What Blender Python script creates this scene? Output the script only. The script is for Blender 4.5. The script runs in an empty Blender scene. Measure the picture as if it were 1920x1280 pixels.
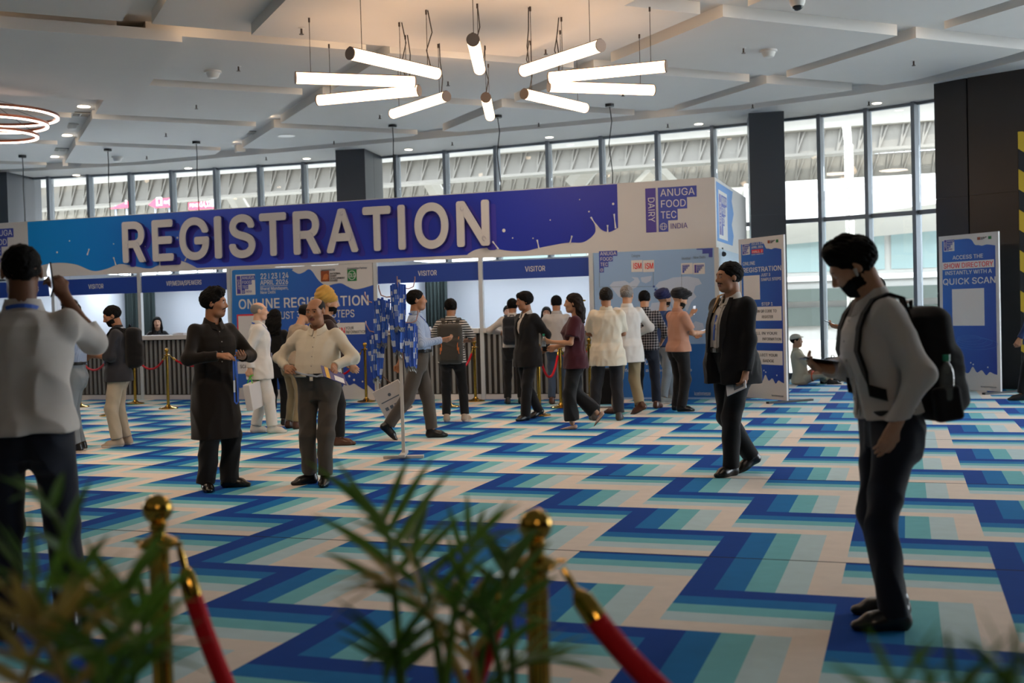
import bpy, math, random, os
import numpy as np
from mathutils import Vector, Matrix, geometry
SC = bpy.context.scene; COL = SC.collection
rnd = random.Random(7)
# ------------------------------------------------------------------ camera, sky, lamps, exposure
F, CH, PIT, ROL, YAW = 2130.43, 1.4026, .0243, -.02672, .33412      # focal length in px of 1920, camera height, angles
_cy, _sy = math.cos(YAW), math.sin(YAW)
FW = np.array([-_sy*math.cos(PIT), _cy*math.cos(PIT), -math.sin(PIT)])
_r0 = np.array([_cy, _sy, 0.]); _u0 = np.cross(_r0, FW)
RT = math.cos(ROL)*_r0 + math.sin(ROL)*_u0
UP = -math.sin(ROL)*_r0 + math.cos(ROL)*_u0
cam = bpy.data.objects.new('camera', bpy.data.cameras.new('camera')); COL.objects.link(cam)
cam.matrix_world = Matrix(((RT[0], UP[0], -FW[0], 0), (RT[1], UP[1], -FW[1], 0), (RT[2], UP[2], -FW[2], CH), (0, 0, 0, 1)))
cam.data.sensor_width = 36; cam.data.lens = F/1920*36; cam.data.clip_end = 400
cam.data.dof.use_dof = True; cam.data.dof.focus_distance = 10.5; cam.data.dof.aperture_fstop = 2.2
SC.camera = cam
W = bpy.data.worlds.new('hazy_sky'); SC.world = W; W.use_nodes = True
W.node_tree.nodes['Background'].inputs[0].default_value = (.86, .93, 1, 1)
W.node_tree.nodes['Background'].inputs[1].default_value = 8.6
SC.view_settings.view_transform = 'Standard'; SC.view_settings.look = 'None'
SC.view_settings.exposure = 0.2; SC.view_settings.gamma = 1

def lamp(name, kind, loc, energy, color=(1, 1, 1), rot=(0, 0, 0), **kw):
    d = bpy.data.lights.new(name, kind); d.energy = energy; d.color = color
    for k, v in kw.items(): setattr(d, k, v)
    o = bpy.data.objects.new(name, d); COL.objects.link(o); o.location = loc; o.rotation_euler = rot
    return o
lamp('sun', 'SUN', (0, 0, 30), 5.0, (1, .95, .86), (math.radians(32), math.radians(38), 0), angle=.02)
WARM = (1, .74, .52)
for x, y, e in ((-8.5, 7.8, 52), (-.6, 7.4, 22), (-12.5, 9, 40), (-5, -4, 14), (2.8, -3.5, 80)):     # added warm fill lamps without fittings, some behind the camera
    lamp('hall_fill_lamp', 'AREA', (x, y, 4.8), e, WARM, shape='DISK', size=1.0)
for x, y, e in ((-1.8, 10.8, 34), (-9.5, 11.8, 34), (-6.0, 15.4, 34), (-14, 15.0, 34)):  # more added fill lamps, farther into the hall
    lamp('hall_fill_lamp', 'AREA', (x, y, 4.8), e, (1, .82, .66), shape='DISK', size=.7)
for x, y, e, tx, ty in ((-4.4, 4.9, 300, -5, 8.9), (-7.6, 6.2, 260, -8.2, 11.5), (-2.2, 6.0, 160, -3.6, 13)):   # tilted spots added as fill, aimed to brighten the people
    d = Vector((tx-x, ty-y, -3.7)); lamp('hall_fill_spot', 'SPOT', (x, y, 4.78), e, WARM, tuple(d.to_track_quat('-Z', 'Y').to_euler()), spot_size=1.0, spot_blend=.8, shadow_soft_size=.25)

# ------------------------------------------------------------------ where a pixel of the 1920 x 1280 frame lies in the hall
def ray(x, y): return FW + ((x-960)/F)*RT - ((y-640)/F)*UP
def g(x, y, z=0.):
    d = ray(x, y); t = (z-CH)/d[2]; return d*t + np.array([0, 0, CH])
def onY(x, y, Y):
    d = ray(x, y); return d*(Y/d[1]) + np.array([0, 0, CH])
def at(x, y, depth): return ray(x, y)*depth + np.array([0, 0, CH])

# ------------------------------------------------------------------ materials
def lin(h):
    h = h.lstrip('#'); c = [int(h[i:i+2], 16)/255 for i in (0, 2, 4)]
    return tuple(v/12.92 if v <= .04045 else ((v+.055)/1.055)**2.4 for v in c) + (1,)
MATS = {}
def mat(name, hexc=None, rough=.6, metal=0., emit=0., spec=.5, noise=0., nscale=40, bump=0., bscale=300, trans=0., sheen=0.):
    if name in MATS: return MATS[name]
    m = bpy.data.materials.new(name); m.use_nodes = True; MATS[name] = m
    nt = m.node_tree; b = nt.nodes['Principled BSDF']; c = lin(hexc)
    b.inputs['Base Color'].default_value = c; b.inputs['Roughness'].default_value = rough
    b.inputs['Metallic'].default_value = metal; b.inputs['Specular IOR Level'].default_value = spec
    b.inputs['Transmission Weight'].default_value = trans; b.inputs['Sheen Weight'].default_value = sheen
    if emit:
        b.inputs['Emission Color'].default_value = c; b.inputs['Emission Strength'].default_value = emit
    m.diffuse_color = c
    if noise or bump:
        tc = nt.nodes.new('ShaderNodeTexCoord')
        if noise:
            n = nt.nodes.new('ShaderNodeTexNoise'); n.inputs['Scale'].default_value = nscale; n.inputs['Detail'].default_value = 4
            nt.links.new(tc.outputs['Object'], n.inputs['Vector'])
            x = nt.nodes.new('ShaderNodeMix'); x.data_type = 'RGBA'
            x.inputs[6].default_value = tuple(v*(1-noise) for v in c[:3])+(1,); x.inputs[7].default_value = tuple(min(1, v*(1+noise)) for v in c[:3])+(1,)
            nt.links.new(n.outputs['Fac'], x.inputs[0]); nt.links.new(x.outputs[2], b.inputs['Base Color'])
        if bump:
            n = nt.nodes.new('ShaderNodeTexNoise'); n.inputs['Scale'].default_value = bscale; n.inputs['Detail'].default_value = 3
            nt.links.new(tc.outputs['Object'], n.inputs['Vector'])
            u = nt.nodes.new('ShaderNodeBump'); u.inputs['Strength'].default_value = bump; u.inputs['Distance'].default_value = .01
            nt.links.new(n.outputs['Fac'], u.inputs['Height']); nt.links.new(u.outputs[0], b.inputs['Normal'])
    return m
class NT:                                                            # small helper for node maths
    def __init__(s, m): s.t = m.node_tree; s.b = s.t.nodes['Principled BSDF']
    def n(s, kind, **kw):
        o = s.t.nodes.new(kind)
        for k, v in kw.items(): setattr(o, k, v)
        return o
    def m(s, op, a, b=None, c=None):
        o = s.n('ShaderNodeMath', operation=op)
        for i, v in enumerate((a, b, c)):
            if v is None: continue
            if isinstance(v, (int, float)): o.inputs[i].default_value = v
            else: s.t.links.new(v, o.inputs[i])
        return o.outputs[0]
    def mix(s, f, a, b):
        o = s.n('ShaderNodeMix', data_type='RGBA')
        if isinstance(f, (int, float)): o.inputs[0].default_value = f
        else: s.t.links.new(f, o.inputs[0])
        for i, v in ((6, a), (7, b)):
            if isinstance(v, tuple): o.inputs[i].default_value = v
            else: s.t.links.new(v, o.inputs[i])
        return o.outputs[2]
    def ramp(s, f, stops, interp='LINEAR'):
        o = s.n('ShaderNodeValToRGB'); o.color_ramp.interpolation = interp
        e = o.color_ramp.elements
        while len(e) < len(stops): e.new(.5)
        for el, (p, c) in zip(e, stops): el.position = p; el.color = c
        s.t.links.new(f, o.inputs[0]); return o.outputs[0]
    def xyz(s, which='Object'):
        tc = s.n('ShaderNodeTexCoord'); sp = s.n('ShaderNodeSeparateXYZ'); s.t.links.new(tc.outputs[which], sp.inputs[0]); return sp.outputs
    def out(s, c, sock='Base Color'): s.t.links.new(c, s.b.inputs[sock])

# ------------------------------------------------------------------ object helpers
def tag(o, label=None, cat=None, group=None, kind=None):
    for k, v in (('label', label), ('category', cat), ('group', group), ('kind', kind)):
        if v: o[k] = v
    return o
def empty(name, loc=(0, 0, 0), rz=0., label=None, cat=None, group=None, parent=None):
    o = bpy.data.objects.new(name, None); COL.objects.link(o); o.location = loc; o.rotation_euler = (0, 0, rz)
    o.empty_display_size = .1
    if parent: o.parent = parent
    return tag(o, label, cat, group)
def link(name, me, parent=None):
    o = bpy.data.objects.new(name, me); COL.objects.link(o)
    if parent: o.parent = parent
    return o
def copy_tree(o, parent=None):
    c = o.copy(); COL.objects.link(c); c.parent = parent
    for ch in [x for x in o.children]: copy_tree(ch, c)
    return c
class MB:
    def __init__(s): s.v = []; s.f = []; s.mi = []; s.cur = 0
    def add(s, vs, fs):
        k = len(s.v); s.v += [tuple(map(float, p)) for p in vs]
        for f in fs: s.f.append([i+k for i in f]); s.mi.append(s.cur)
        return s
    def box(s, x0, x1, y0, y1, z0, z1, M=None):
        vs = [(x, y, z) for z in (z0, z1) for y in (y0, y1) for x in (x0, x1)]
        if M is not None: vs = [M @ Vector(p) for p in vs]
        return s.add(vs, [(0, 2, 3, 1), (4, 5, 7, 6), (0, 1, 5, 4), (2, 6, 7, 3), (0, 4, 6, 2), (1, 3, 7, 5)])
    def prism(s, poly, z0, z1, M=None):                              # 2D polygon in x, y extruded in z (or through M)
        P = [Vector((p[0], p[1])) for p in poly]
        if sum(P[i-1].x*P[i].y-P[i].x*P[i-1].y for i in range(len(P))) < 0: P.reverse()
        n = len(P); vs = [Vector((p.x, p.y, z)) for z in (z0, z1) for p in P]
        if M is not None: vs = [M @ p for p in vs]
        if n <= 4: tris = [list(range(n))]
        else: tris = [list(t) for t in geometry.tessellate_polygon([[Vector((p.x, p.y, 0)) for p in P]])]
        fx = []
        for t in tris:
            a = sum(P[t[i-1]].x*P[t[i]].y-P[t[i]].x*P[t[i-1]].y for i in range(len(t)))
            if a < 0: t = t[::-1]
            fx += [t[::-1], [i+n for i in t]]
        return s.add(vs, fx + [(i, (i+1) % n, (i+1) % n+n, i+n) for i in range(n)])
    def lathe(s, prof, c=(0, 0, 0), n=20, M=None):
        vs = [(c[0]+r*math.cos(2*math.pi*k/n), c[1]+r*math.sin(2*math.pi*k/n), c[2]+z) for r, z in prof for k in range(n)]
        if M is not None: vs = [M @ Vector(p) for p in vs]
        fs = [(i*n+k, i*n+(k+1) % n, (i+1)*n+(k+1) % n, (i+1)*n+k) for i in range(len(prof)-1) for k in range(n)]
        fs += [list(range(n))[::-1], [(len(prof)-1)*n+k for k in range(n)]]
        return s.add(vs, fs)
    def tube(s, pts, r, n=8, flat=1.):
        P = [Vector(p) for p in pts]; m = len(P); vs = []
        R = r if isinstance(r, (list, tuple)) else [r]*m
        t0 = (P[1]-P[0]).normalized(); a = t0.orthogonal().normalized()
        for i in range(m):
            t = (P[min(i+1, m-1)]-P[max(i-1, 0)]).normalized()
            a = (a-t*a.dot(t)).normalized(); b = t.cross(a)
            for k in range(n):
                w = 2*math.pi*k/n; vs.append(P[i]+a*(R[i]*math.cos(w))+b*(R[i]*flat*math.sin(w)))
        fs = [(i*n+k, i*n+(k+1) % n, (i+1)*n+(k+1) % n, (i+1)*n+k) for i in range(m-1) for k in range(n)]
        fs += [list(range(n))[::-1], [(m-1)*n+k for k in range(n)]]
        return s.add(vs, fs)
    def ribbon(s, pts, side, w, th=.002):                            # flat strap along pts, SIDE(i) = width direction
        P = [Vector(p) for p in pts]; vs = []
        for i, p in enumerate(P):
            t = (P[min(i+1, len(P)-1)]-P[max(i-1, 0)]).normalized()
            d = Vector(side(i) if callable(side) else side).normalized(); nn = t.cross(d).normalized()
            vs += [p-d*w/2-nn*th/2, p+d*w/2-nn*th/2, p+d*w/2+nn*th/2, p-d*w/2+nn*th/2]
        fs = [(i*4+k, i*4+(k+1) % 4, i*4+4+(k+1) % 4, i*4+4+k) for i in range(len(P)-1) for k in range(4)]
        return s.add(vs, fs + [(3, 2, 1, 0), tuple(len(vs)-4+k for k in range(4))])
    def build(s, name, mats, parent=None, smooth=None, bevel=0.):
        me = bpy.data.meshes.new(name); me.from_pydata(s.v, [], s.f)
        for m in (mats if isinstance(mats, (list, tuple)) else [mats]): me.materials.append(m)
        me.polygons.foreach_set('material_index', s.mi); me.update()
        if smooth:
            me.polygons.foreach_set('use_smooth', [True]*len(s.f)); me.set_sharp_from_angle(angle=math.radians(smooth))
        o = link(name, me, parent)
        if bevel:
            b = o.modifiers.new('bevel', 'BEVEL'); b.width = bevel; b.segments = 2; b.limit_method = 'ANGLE'
        return o
try: FONT = bpy.data.fonts.load(os.path.join(bpy.utils.system_resource('DATAFILES', path='fonts'), 'Inter.woff2'))
except Exception: FONT = None
def text(s, cap, M, m, parent=None, ext=.0015, bold=.0, width=None, align='LEFT', name='lettering', side=None, space=1.):
    """lettering with capitals CAP high; M maps its x, y plane into the sign; fitted to WIDTH"""
    cu = bpy.data.curves.new('t', 'FONT'); cu.body = s.replace('I', '|') if FONT else s; cu.size = (cap-2*bold*cap)/.509; cu.fill_mode = 'NONE'
    cu.align_x = align; cu.resolution_u = 3; cu.space_character = space
    if FONT: cu.font = FONT
    tmp = bpy.data.objects.new('t', cu); COL.objects.link(tmp)
    m0 = bpy.data.meshes.new_from_object(tmp); bpy.data.objects.remove(tmp); bpy.data.curves.remove(cu)
    co = [(v.co.x, v.co.y) for v in m0.vertices]; nb = {}
    for e in m0.edges:
        i, j = e.vertices; nb.setdefault(i, []).append(j); nb.setdefault(j, []).append(i)
    bpy.data.meshes.remove(m0)
    if width and co:
        k_ = width/max(max(c[0] for c in co)-min(c[0] for c in co), 1e-6); co = [(x*k_, y) for x, y in co]
    loops, seen = [], set()
    for i in nb:
        if i in seen: continue
        L = [i]; seen.add(i)
        j = i+1 if i+1 in nb[i] else nb[i][0]
        while j not in seen:
            L.append(j); seen.add(j); n_ = [k for k in nb[j] if k not in seen]; j = n_[0] if n_ else i
        if len(L) > 2: loops.append(L)
    def split(L):                                                    # undo self-crossings of a glyph outline
        n = len(L)
        for i in range(n):
            a, b = co[L[i]], co[L[(i+1) % n]]
            for j in range(i+2, n):
                if i == 0 and j == n-1: continue
                c, d = co[L[j]], co[L[(j+1) % n]]; r, s_ = (b[0]-a[0], b[1]-a[1]), (d[0]-c[0], d[1]-c[1]); de = r[0]*s_[1]-r[1]*s_[0]
                if abs(de) < 1e-12: continue
                t, w = ((c[0]-a[0])*s_[1]-(c[1]-a[1])*s_[0])/de, ((c[0]-a[0])*r[1]-(c[1]-a[1])*r[0])/de
                if 1e-6 < t < 1-1e-6 and 1e-6 < w < 1-1e-6:
                    co.append((a[0]+r[0]*t, a[1]+r[1]*t)); X = len(co)-1
                    return split(L[:i+1]+[X]+L[j+1:])+split([X]+L[i+1:j+1])
        return [L]
    loops = [q_ for L in loops for q_ in split(L) if len(q_) > 2]
    area = lambda L: sum(co[L[i-1]][0]*co[L[i]][1]-co[L[i]][0]*co[L[i-1]][1] for i in range(len(L)))/2
    ar = [area(L) for L in loops]; sg = 1 if not ar or ar[max(range(len(ar)), key=lambda i: abs(ar[i]))] > 0 else -1
    ch_ = cap-2*bold*cap
    for L in loops:                                                  # plain upright bars, cut to the height of the capitals
        ys = [co[i][1] for i in L]; xs_ = [co[i][0] for i in L]
        if len(L) == 4 and max(ys)-min(ys) > ch_*1.1 and len({round(x, 4) for x in xs_}) == 2:
            xm, hw_ = (min(xs_)+max(xs_))/2, .065*ch_/.509*(k_ if width else 1)*.5
            for i in L: co[i] = (xm+(hw_ if co[i][0] > xm else -hw_), ch_ if co[i][1] > ch_/2 else 0)
    def inside(p, L):
        c_ = False
        for i in range(len(L)):
            (x1, y1), (x2, y2) = co[L[i-1]], co[L[i]]
            if (y1 > p[1]) != (y2 > p[1]) and p[0] < (x2-x1)*(p[1]-y1)/(y2-y1)+x1: c_ = not c_
        return c_
    outs = [i for i in range(len(loops)) if ar[i]*sg > 0]; holes = {i: [] for i in outs}
    for i in range(len(loops)):
        if ar[i]*sg > 0: continue
        c_ = [o for o in outs if inside(co[loops[i][0]], loops[o])]
        if c_: holes[min(c_, key=lambda o: abs(ar[o]))].append(i)
    offs = [(0, 0)] if not bold else [(bold*cap*math.cos(a*math.pi/4), bold*cap*math.sin(a*math.pi/4)) for a in (range(8) if bold > .03 else (1, 3, 5, 7))]
    vs, ff = [], []; dz = 0
    for o in outs:
        rings = [loops[o]]+[loops[h] for h in holes[o]]; flat_ = [i for r in rings for i in r]
        tris = geometry.tessellate_polygon([[Vector((*co[i], 0)) for i in r] for r in rings]); n = len(flat_)
        for ox, oy in offs:
            dz = (dz+1) % 24; k = len(vs); vs += [(co[i][0]+ox, co[i][1]+oy, z) for z in (-ext, ext+.00004*dz*(1+20*(ext > .01))) for i in flat_]
            for t in tris:
                p = [co[flat_[i]] for i in t]; s_ = (p[1][0]-p[0][0])*(p[2][1]-p[0][1])-(p[2][0]-p[0][0])*(p[1][1]-p[0][1])
                ff.append(tuple(i+k+n for i in (t if s_ > 0 else t[::-1])))
            st = 0
            for r in rings:
                L = len(r)
                for i in range(L):
                    a_, b_ = k+st+i, k+st+(i+1) % L; ff.append((a_, b_, b_+n, a_+n) if sg > 0 else (b_, a_, a_+n, b_+n))
                st += L
    me = bpy.data.meshes.new(name); me.from_pydata(vs, [], ff)
    me.transform(M); me.materials.append(m)
    if side is not None:
        me.materials.append(side); me.update(); nrm = np.array((M.to_3x3() @ Vector((0, 0, 1))).normalized())
        me.polygons.foreach_set('material_index', [0 if np.dot(np.array(p.normal), nrm) > .9 else 1 for p in me.polygons])
    me.name = name
    return link(name, me, parent)
# ------------------------------------------------------------------ floor: carpet of basket-woven stripe blocks laid in 3 m rolls
WHITE, GREY, TEAL, MID, DARK = lin('#dccfc4'), lin('#b6cdd2'), lin('#6fb4bd'), lin('#176fae'), lin('#083f92')
m = mat('striped_carpet', '#888888', .95, spec=.15); T = NT(m); X, Yc, _ = T.xyz()
J = T.m('DIVIDE', T.m('SUBTRACT', 9.402, Yc), .75)                  # bands of 0.75 m counted from one seam
R3 = T.m('FLOOR', T.m('DIVIDE', J, 4.))                             # roll number
band = T.m('FLOOR', J); fl = T.m('FLOOR', T.m('DIVIDE', T.m('ADD', R3, 1.), 2.))
par = T.m('FLOORED_MODULO', T.m('ADD', band, fl), 2.)
nz = T.n('ShaderNodeTexNoise'); nz.inputs['Scale'].default_value = .9; nz.inputs['Detail'].default_value = 1
wob = T.m('MULTIPLY', T.m('SUBTRACT', nz.outputs['Fac'], .5), .02)
u = T.m('FLOORED_MODULO', T.m('ADD', T.m('SUBTRACT', T.m('DIVIDE', T.m('ADD', X, 1.8307), .15), T.m('MULTIPLY', par, 5.)), wob), 10.)
v = T.m('MULTIPLY', T.m('FRACT', J), 5.)
# the first stripe of a row is overlapped by the roll before it at each seam
vs = T.m('ADD', v, T.m('MULTIPLY', T.m('LESS_THAN', T.m('FLOORED_MODULO', J, 4.), 1.), .75))
vv = T.mix(T.m('GREATER_THAN', u, 5.), T.n('ShaderNodeCombineColor').outputs[0], T.n('ShaderNodeCombineColor').outputs[0])
sel = T.m('GREATER_THAN', u, 5.)
val = T.m('ADD', T.m('MULTIPLY', sel, vs), T.m('MULTIPLY', T.m('SUBTRACT', 1., sel), u))
colr = T.ramp(T.m('DIVIDE', val, 6.), [(0, DARK), (1/6, MID), (2/6, TEAL), (3/6, GREY), (4/6, WHITE)], 'CONSTANT')
n2 = T.n('ShaderNodeTexNoise'); n2.inputs['Scale'].default_value = 350; n2.inputs['Detail'].default_value = 2
n3 = T.n('ShaderNodeTexNoise'); n3.inputs['Scale'].default_value = 3.; n3.inputs['Detail'].default_value = 3
shade = T.m('ADD', T.m('MULTIPLY', n2.outputs['Fac'], .16), T.m('ADD', T.m('MULTIPLY', n3.outputs['Fac'], .14), .85))
cc = T.n('ShaderNodeCombineColor')
for i in range(3): T.t.links.new(shade, cc.inputs[i])
mx = T.n('ShaderNodeMix', data_type='RGBA', blend_type='MULTIPLY'); mx.inputs[0].default_value = 1
T.t.links.new(colr, mx.inputs[6]); T.t.links.new(cc.outputs[0], mx.inputs[7])
sm = T.m('ABSOLUTE', T.m('SUBTRACT', T.m('FLOORED_MODULO', T.m('ADD', J, 2.), 4.), 2.))
seam = T.m('LESS_THAN', sm, .011)
T.out(T.mix(seam, mx.outputs[2], (.012, .014, .018, 1)))
bp = T.n('ShaderNodeBump'); bp.inputs['Strength'].default_value = .25; bp.inputs['Distance'].default_value = .004
T.t.links.new(n2.outputs['Fac'], bp.inputs['Height']); T.t.links.new(bp.outputs[0], T.b.inputs['Normal'])
# facade line (x, y), from far left to the right, and the ceiling's outer edge
FAC = [(-30, 19.2), (-26, 20.9), (-19.1, 22.5), (-15.9, 23.0), (-12.2, 23.3), (-8.3, 23.1), (-5.8, 22.9), (-3.5, 22.7), (-1.4, 22.35), (-.55, 22.1), (.24, 21.8), (2, 20.9), (4.2, 19.3), (7.5, 15.5), (10, 11)]
EDGE = [(-30, 17.6), (-26, 19.4), (-20, 21.2), (-16, 21.7), (-11, 21.5), (-7.9, 21.3), (-4.65, 21.15), (-2.7, 21.0), (-.8, 20.5), (.5, 19.95), (1.75, 18.7), (3.2, 16.9), (5.6, 13.6), (8, 9)]
fl_poly = [(-30, -9)] + FAC + [(10, -9)]
tag(MB().prism(fl_poly, -.1, 0).build('floor', m), kind='structure')

# ------------------------------------------------------------------ ceiling: square panels on a diagonal grid, coves between, two lowered slabs
white = mat('ceiling_paint', '#cfccc8', .85, spec=.2, noise=.02, nscale=3)
cove = mat('cove_paint', '#d8cdbb', .8, spec=.2)
def clip(poly, a, b):                                                # keep what lies right of a -> b (the inner side)
    out = []; nx, ny = b[1]-a[1], -(b[0]-a[0])
    dd = lambda p: (p[0]-a[0])*nx+(p[1]-a[1])*ny
    for i in range(len(poly)):
        p, q = poly[i-1], poly[i]; dp, dq = dd(p), dd(q)
        if (dp >= 0) != (dq >= 0):
            t = dp/(dp-dq); out.append((p[0]+(q[0]-p[0])*t, p[1]+(q[1]-p[1])*t))
        if dq >= 0: out.append(q)
    return out
INN = []
for i, (x, y) in enumerate(EDGE):
    a, b = EDGE[max(i-1, 0)], EDGE[min(i+1, len(EDGE)-1)]; L = math.hypot(b[0]-a[0], b[1]-a[1])
    INN.append((x+(b[1]-a[1])/L*.45, y-(b[0]-a[0])/L*.45))
ZC = 5.0
c = MB(); c.prism([(-32, -9)] + [(-32, 25)] + [(12, 25), (12, -9)], 5.15, 5.4)
for i in range(-5, 9):
    for k in range(-5, 13):
        s0, s1, d0, d1 = 3.1+4.53*i, 7.15+4.53*i, 20.8+4.5*(k-3), 24.6+4.5*(k-3)
        poly = [((s-d)/2, (s+d)/2) for s, d in ((s0, d0), (s0, d1), (s1, d1), (s1, d0))]
        if not any(-32 < x < 12 and -9 < y < 24 for x, y in poly): continue
        for a, b in zip(INN[:-1], INN[1:]):
            poly = clip(poly, a, b)
            if len(poly) < 3: break
        if len(poly) >= 3: c.prism(poly, ZC, 5.16)
for s0, s1, d0, d1 in ((-14, 3.65, 20.4, 26.2), (4.65, 9.75, 9.5, 19.5)):
    c.prism([((s-d)/2, (s+d)/2) for s, d in ((s0, d0), (s0, d1), (s1, d1), (s1, d0))], 4.86, ZC-.001)
c.prism(EDGE[::-1] + [(x*1.02, y+.9) for x, y in FAC], ZC, 5.17)
tag(c.build('ceiling', white), kind='structure')
for k in range(-1, 5):                                               # cove lamps tucked in the crossings
    for i in range(-1, 4):
        s, d = 2.85+4.53*i, 20.4+4.5*k; x, y = (s-d)/2, (s+d)/2
        if -19 < x < 3 and 12.6 < y < 21.0: lamp('cove_lamp', 'POINT', (x, y, 5.09), 1.3, (1, .74, .48), shadow_soft_size=.06)

for s, d in ((-3, 20.2), (0, 20.2), (3.9, 20.2), (6.4, 20.2), (9, 20.2), (2.75, 18.2)): lamp('cove_lamp', 'POINT', ((s-d)/2, (s+d)/2, 5.09), 2.2, (1, .66, .38), shadow_soft_size=.08)

# ------------------------------------------------------------------ walls of the hall behind and beside the camera
wall = mat('hall_wall', '#4a4745', .8, noise=.03, nscale=2)
tag(MB().box(-30.2, 10.2, -9.2, -9, 0, 5.4).build('wall_back', wall), kind='structure')
tag(MB().box(-30.2, -30, -9, 19.2, 0, 5.4).build('wall_left', wall), kind='structure')
tag(MB().box(10, 10.2, -9, 11, 0, 5.4).build('wall_right', wall), kind='structure')

# ------------------------------------------------------------------ facade: one window per bay
alu = mat('anodised_aluminium', '#7d848c', .45, metal=.3)
glass = bpy.data.materials.new('glass'); glass.use_nodes = True; gt = glass.node_tree; gt.nodes.clear()
o_ = gt.nodes.new('ShaderNodeOutputMaterial'); mx = gt.nodes.new('ShaderNodeMixShader'); tr = gt.nodes.new('ShaderNodeBsdfTransparent'); gl = gt.nodes.new('ShaderNodeBsdfGlossy')
tr.inputs[0].default_value = (.95, .965, .975, 1); gl.inputs[1].default_value = .02; gl.inputs[0].default_value = (.9, .9, .9, 1)
fr = gt.nodes.new('ShaderNodeFresnel'); fr.inputs[0].default_value = 1.35
gt.links.new(fr.outputs[0], mx.inputs[0]); gt.links.new(tr.outputs[0], mx.inputs[1]); gt.links.new(gl.outputs[0], mx.inputs[2]); gt.links.new(mx.outputs[0], o_.inputs[0])
def facy(x):
    for a, b in zip(FAC[:-1], FAC[1:]):
        if a[0] <= x <= b[0]: return a[1]+(b[1]-a[1])*(x-a[0])/(b[0]-a[0])
def facx(px):                                                        # x of the facade behind a pixel column
    x = -10.
    lo, hi = -29., 9.
    for _ in range(60):
        mid = (lo+hi)/2; P = np.array([mid, facy(mid), 4.])-np.array([0, 0, CH])
        if 960+F*(P @ RT)/(P @ FW) < px: lo = mid
        else: hi = mid
    return lo
xs = [-28.6, -27.2, -25.8, -24.4, -23.0, -21.6] + [facx(p) for p in (20, 98, 173, 250, 328, 410, 492, 575, 660, 748, 840, 935, 1032, 1132, 1236, 1341, 1440, 1541, 1630, 1720, 1810, 1895)] + [2.9, 4.1, 5.2, 6.3, 7.4]
for i, (xa, xb) in enumerate(zip(xs[:-1], xs[1:])):
    A, B = Vector((xa, facy(xa), 0)), Vector((xb, facy(xb), 0)); L = (B-A).length; ang = math.atan2(B.y-A.y, B.x-A.x)
    w = empty('window_%d' % (i+1), A, ang); tag(w, kind='structure')
    f = MB(); f.box(-.035, .035, -.16, .06, 0, ZC); f.box(.035, L-.035, -.05, .05, 0, .12)
    f.box(.035, L-.035, -.05, .05, 2.99, 3.07); f.box(.035, L-.035, -.05, .05, ZC-.05, ZC)
    f.build('frame', alu, w)
    gq = MB(); gq.box(.035, L-.035, -.006, .006, .12, 2.99); gq.box(.035, L-.035, -.006, .006, 3.07, ZC-.05); gq.build('glazing', glass, w)

# ------------------------------------------------------------------ dark clad columns
clad = mat('column_cladding', '#3c4148', .38, spec=.5, noise=.04, nscale=1.5)
clad2 = mat('column_cladding_black', '#15171b', .35, spec=.5, noise=.04, nscale=1.5)
def column(A, B, depth, name='column', clad=clad):                              # A, B = front corners; panels with joints
    A, B = Vector((*A, 0)), Vector((*B, 0)); L = (B-A).length
    r = empty(name, A, math.atan2(B.y-A.y, B.x-A.x)); tag(r, kind='structure')
    b = MB()
    for z0, z1 in ((0, 1.55), (1.56, 3.1), (3.11, ZC)):
        b.box(0, L, 0, depth/2-.004, z0, z1); b.box(0, L, depth/2+.004, depth, z0, z1)
    b.box(.01, L-.01, .01, depth-.01, 0, ZC); b.build('cladding', clad, r)
column((-20.3, 21.0), (-19.62, 21.15), 1.5)
column((-11.47, 21.85), (-10.83, 21.95), 1.3)
column((-2.69, 21.45), (-2.06, 21.55), 1.0)
column((.5, 20.1), (.98, 19.8), 1.2, clad=clad2)
column((1.0, 19.79), (2.1, 19.3), 1.3, clad=clad2)
# ------------------------------------------------------------------ registration booth
YB = 17.6
XP = [-19.2, -17.25, -15.33, -13.37, -11.45, -8.55, -6.63, -4.74, -2.74]      # posts
HB, HT = 2.34, 3.42
offw = mat('white_laminate', '#c9c6c3', .45); frame = mat('booth_aluminium', '#c4c9cb', .4, metal=.2)
navy = mat('print_navy', '#1c3f96', .5); purple = mat('print_purple', '#4a3d93', .5); inkw = mat('print_white', '#d6d3d0', .5)
red = mat('print_red', '#d8343c', .5); ink = mat('print_black', '#22252b', .5); greyink = mat('print_grey', '#5a6676', .5)
indigo = mat('print_indigo', '#3b4aa2', .5)
def gradient(name, a, b, x0, x1, extra=None, z0=None, z1=None):
    m = mat(name, '#888888', .42); T = NT(m); X, Y, Z = T.xyz()
    f = T.m('DIVIDE', T.m('SUBTRACT', X, x0), x1-x0)
    if z0 is not None: f = T.m('ADD', T.m('MULTIPLY', f, .6), T.m('MULTIPLY', T.m('DIVIDE', T.m('SUBTRACT', Z, z0), z1-z0), .4))
    T.out(T.ramp(f, [(0, lin(a))] + (extra or []) + [(1, lin(b))])); return m
def SM(x, z, y): return Matrix.Translation((x, y, z)) @ Matrix.Rotation(math.pi/2, 4, 'X')   # sign plane facing -y
def XZ(y): return Matrix(((1, 0, 0, 0), (0, 0, -1, y), (0, 1, 0, 0), (0, 0, 0, 1)))           # prism in x, z; thickness towards -y
def flat(poly, y, m, parent, th=.002, name='printed_shape'):
    return MB().prism(poly, 0, th, XZ(y)).build(name, m, parent)
def rect(x0, x1, z0, z1): return [(x0, z0), (x1, z0), (x1, z1), (x0, z1)]
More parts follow.
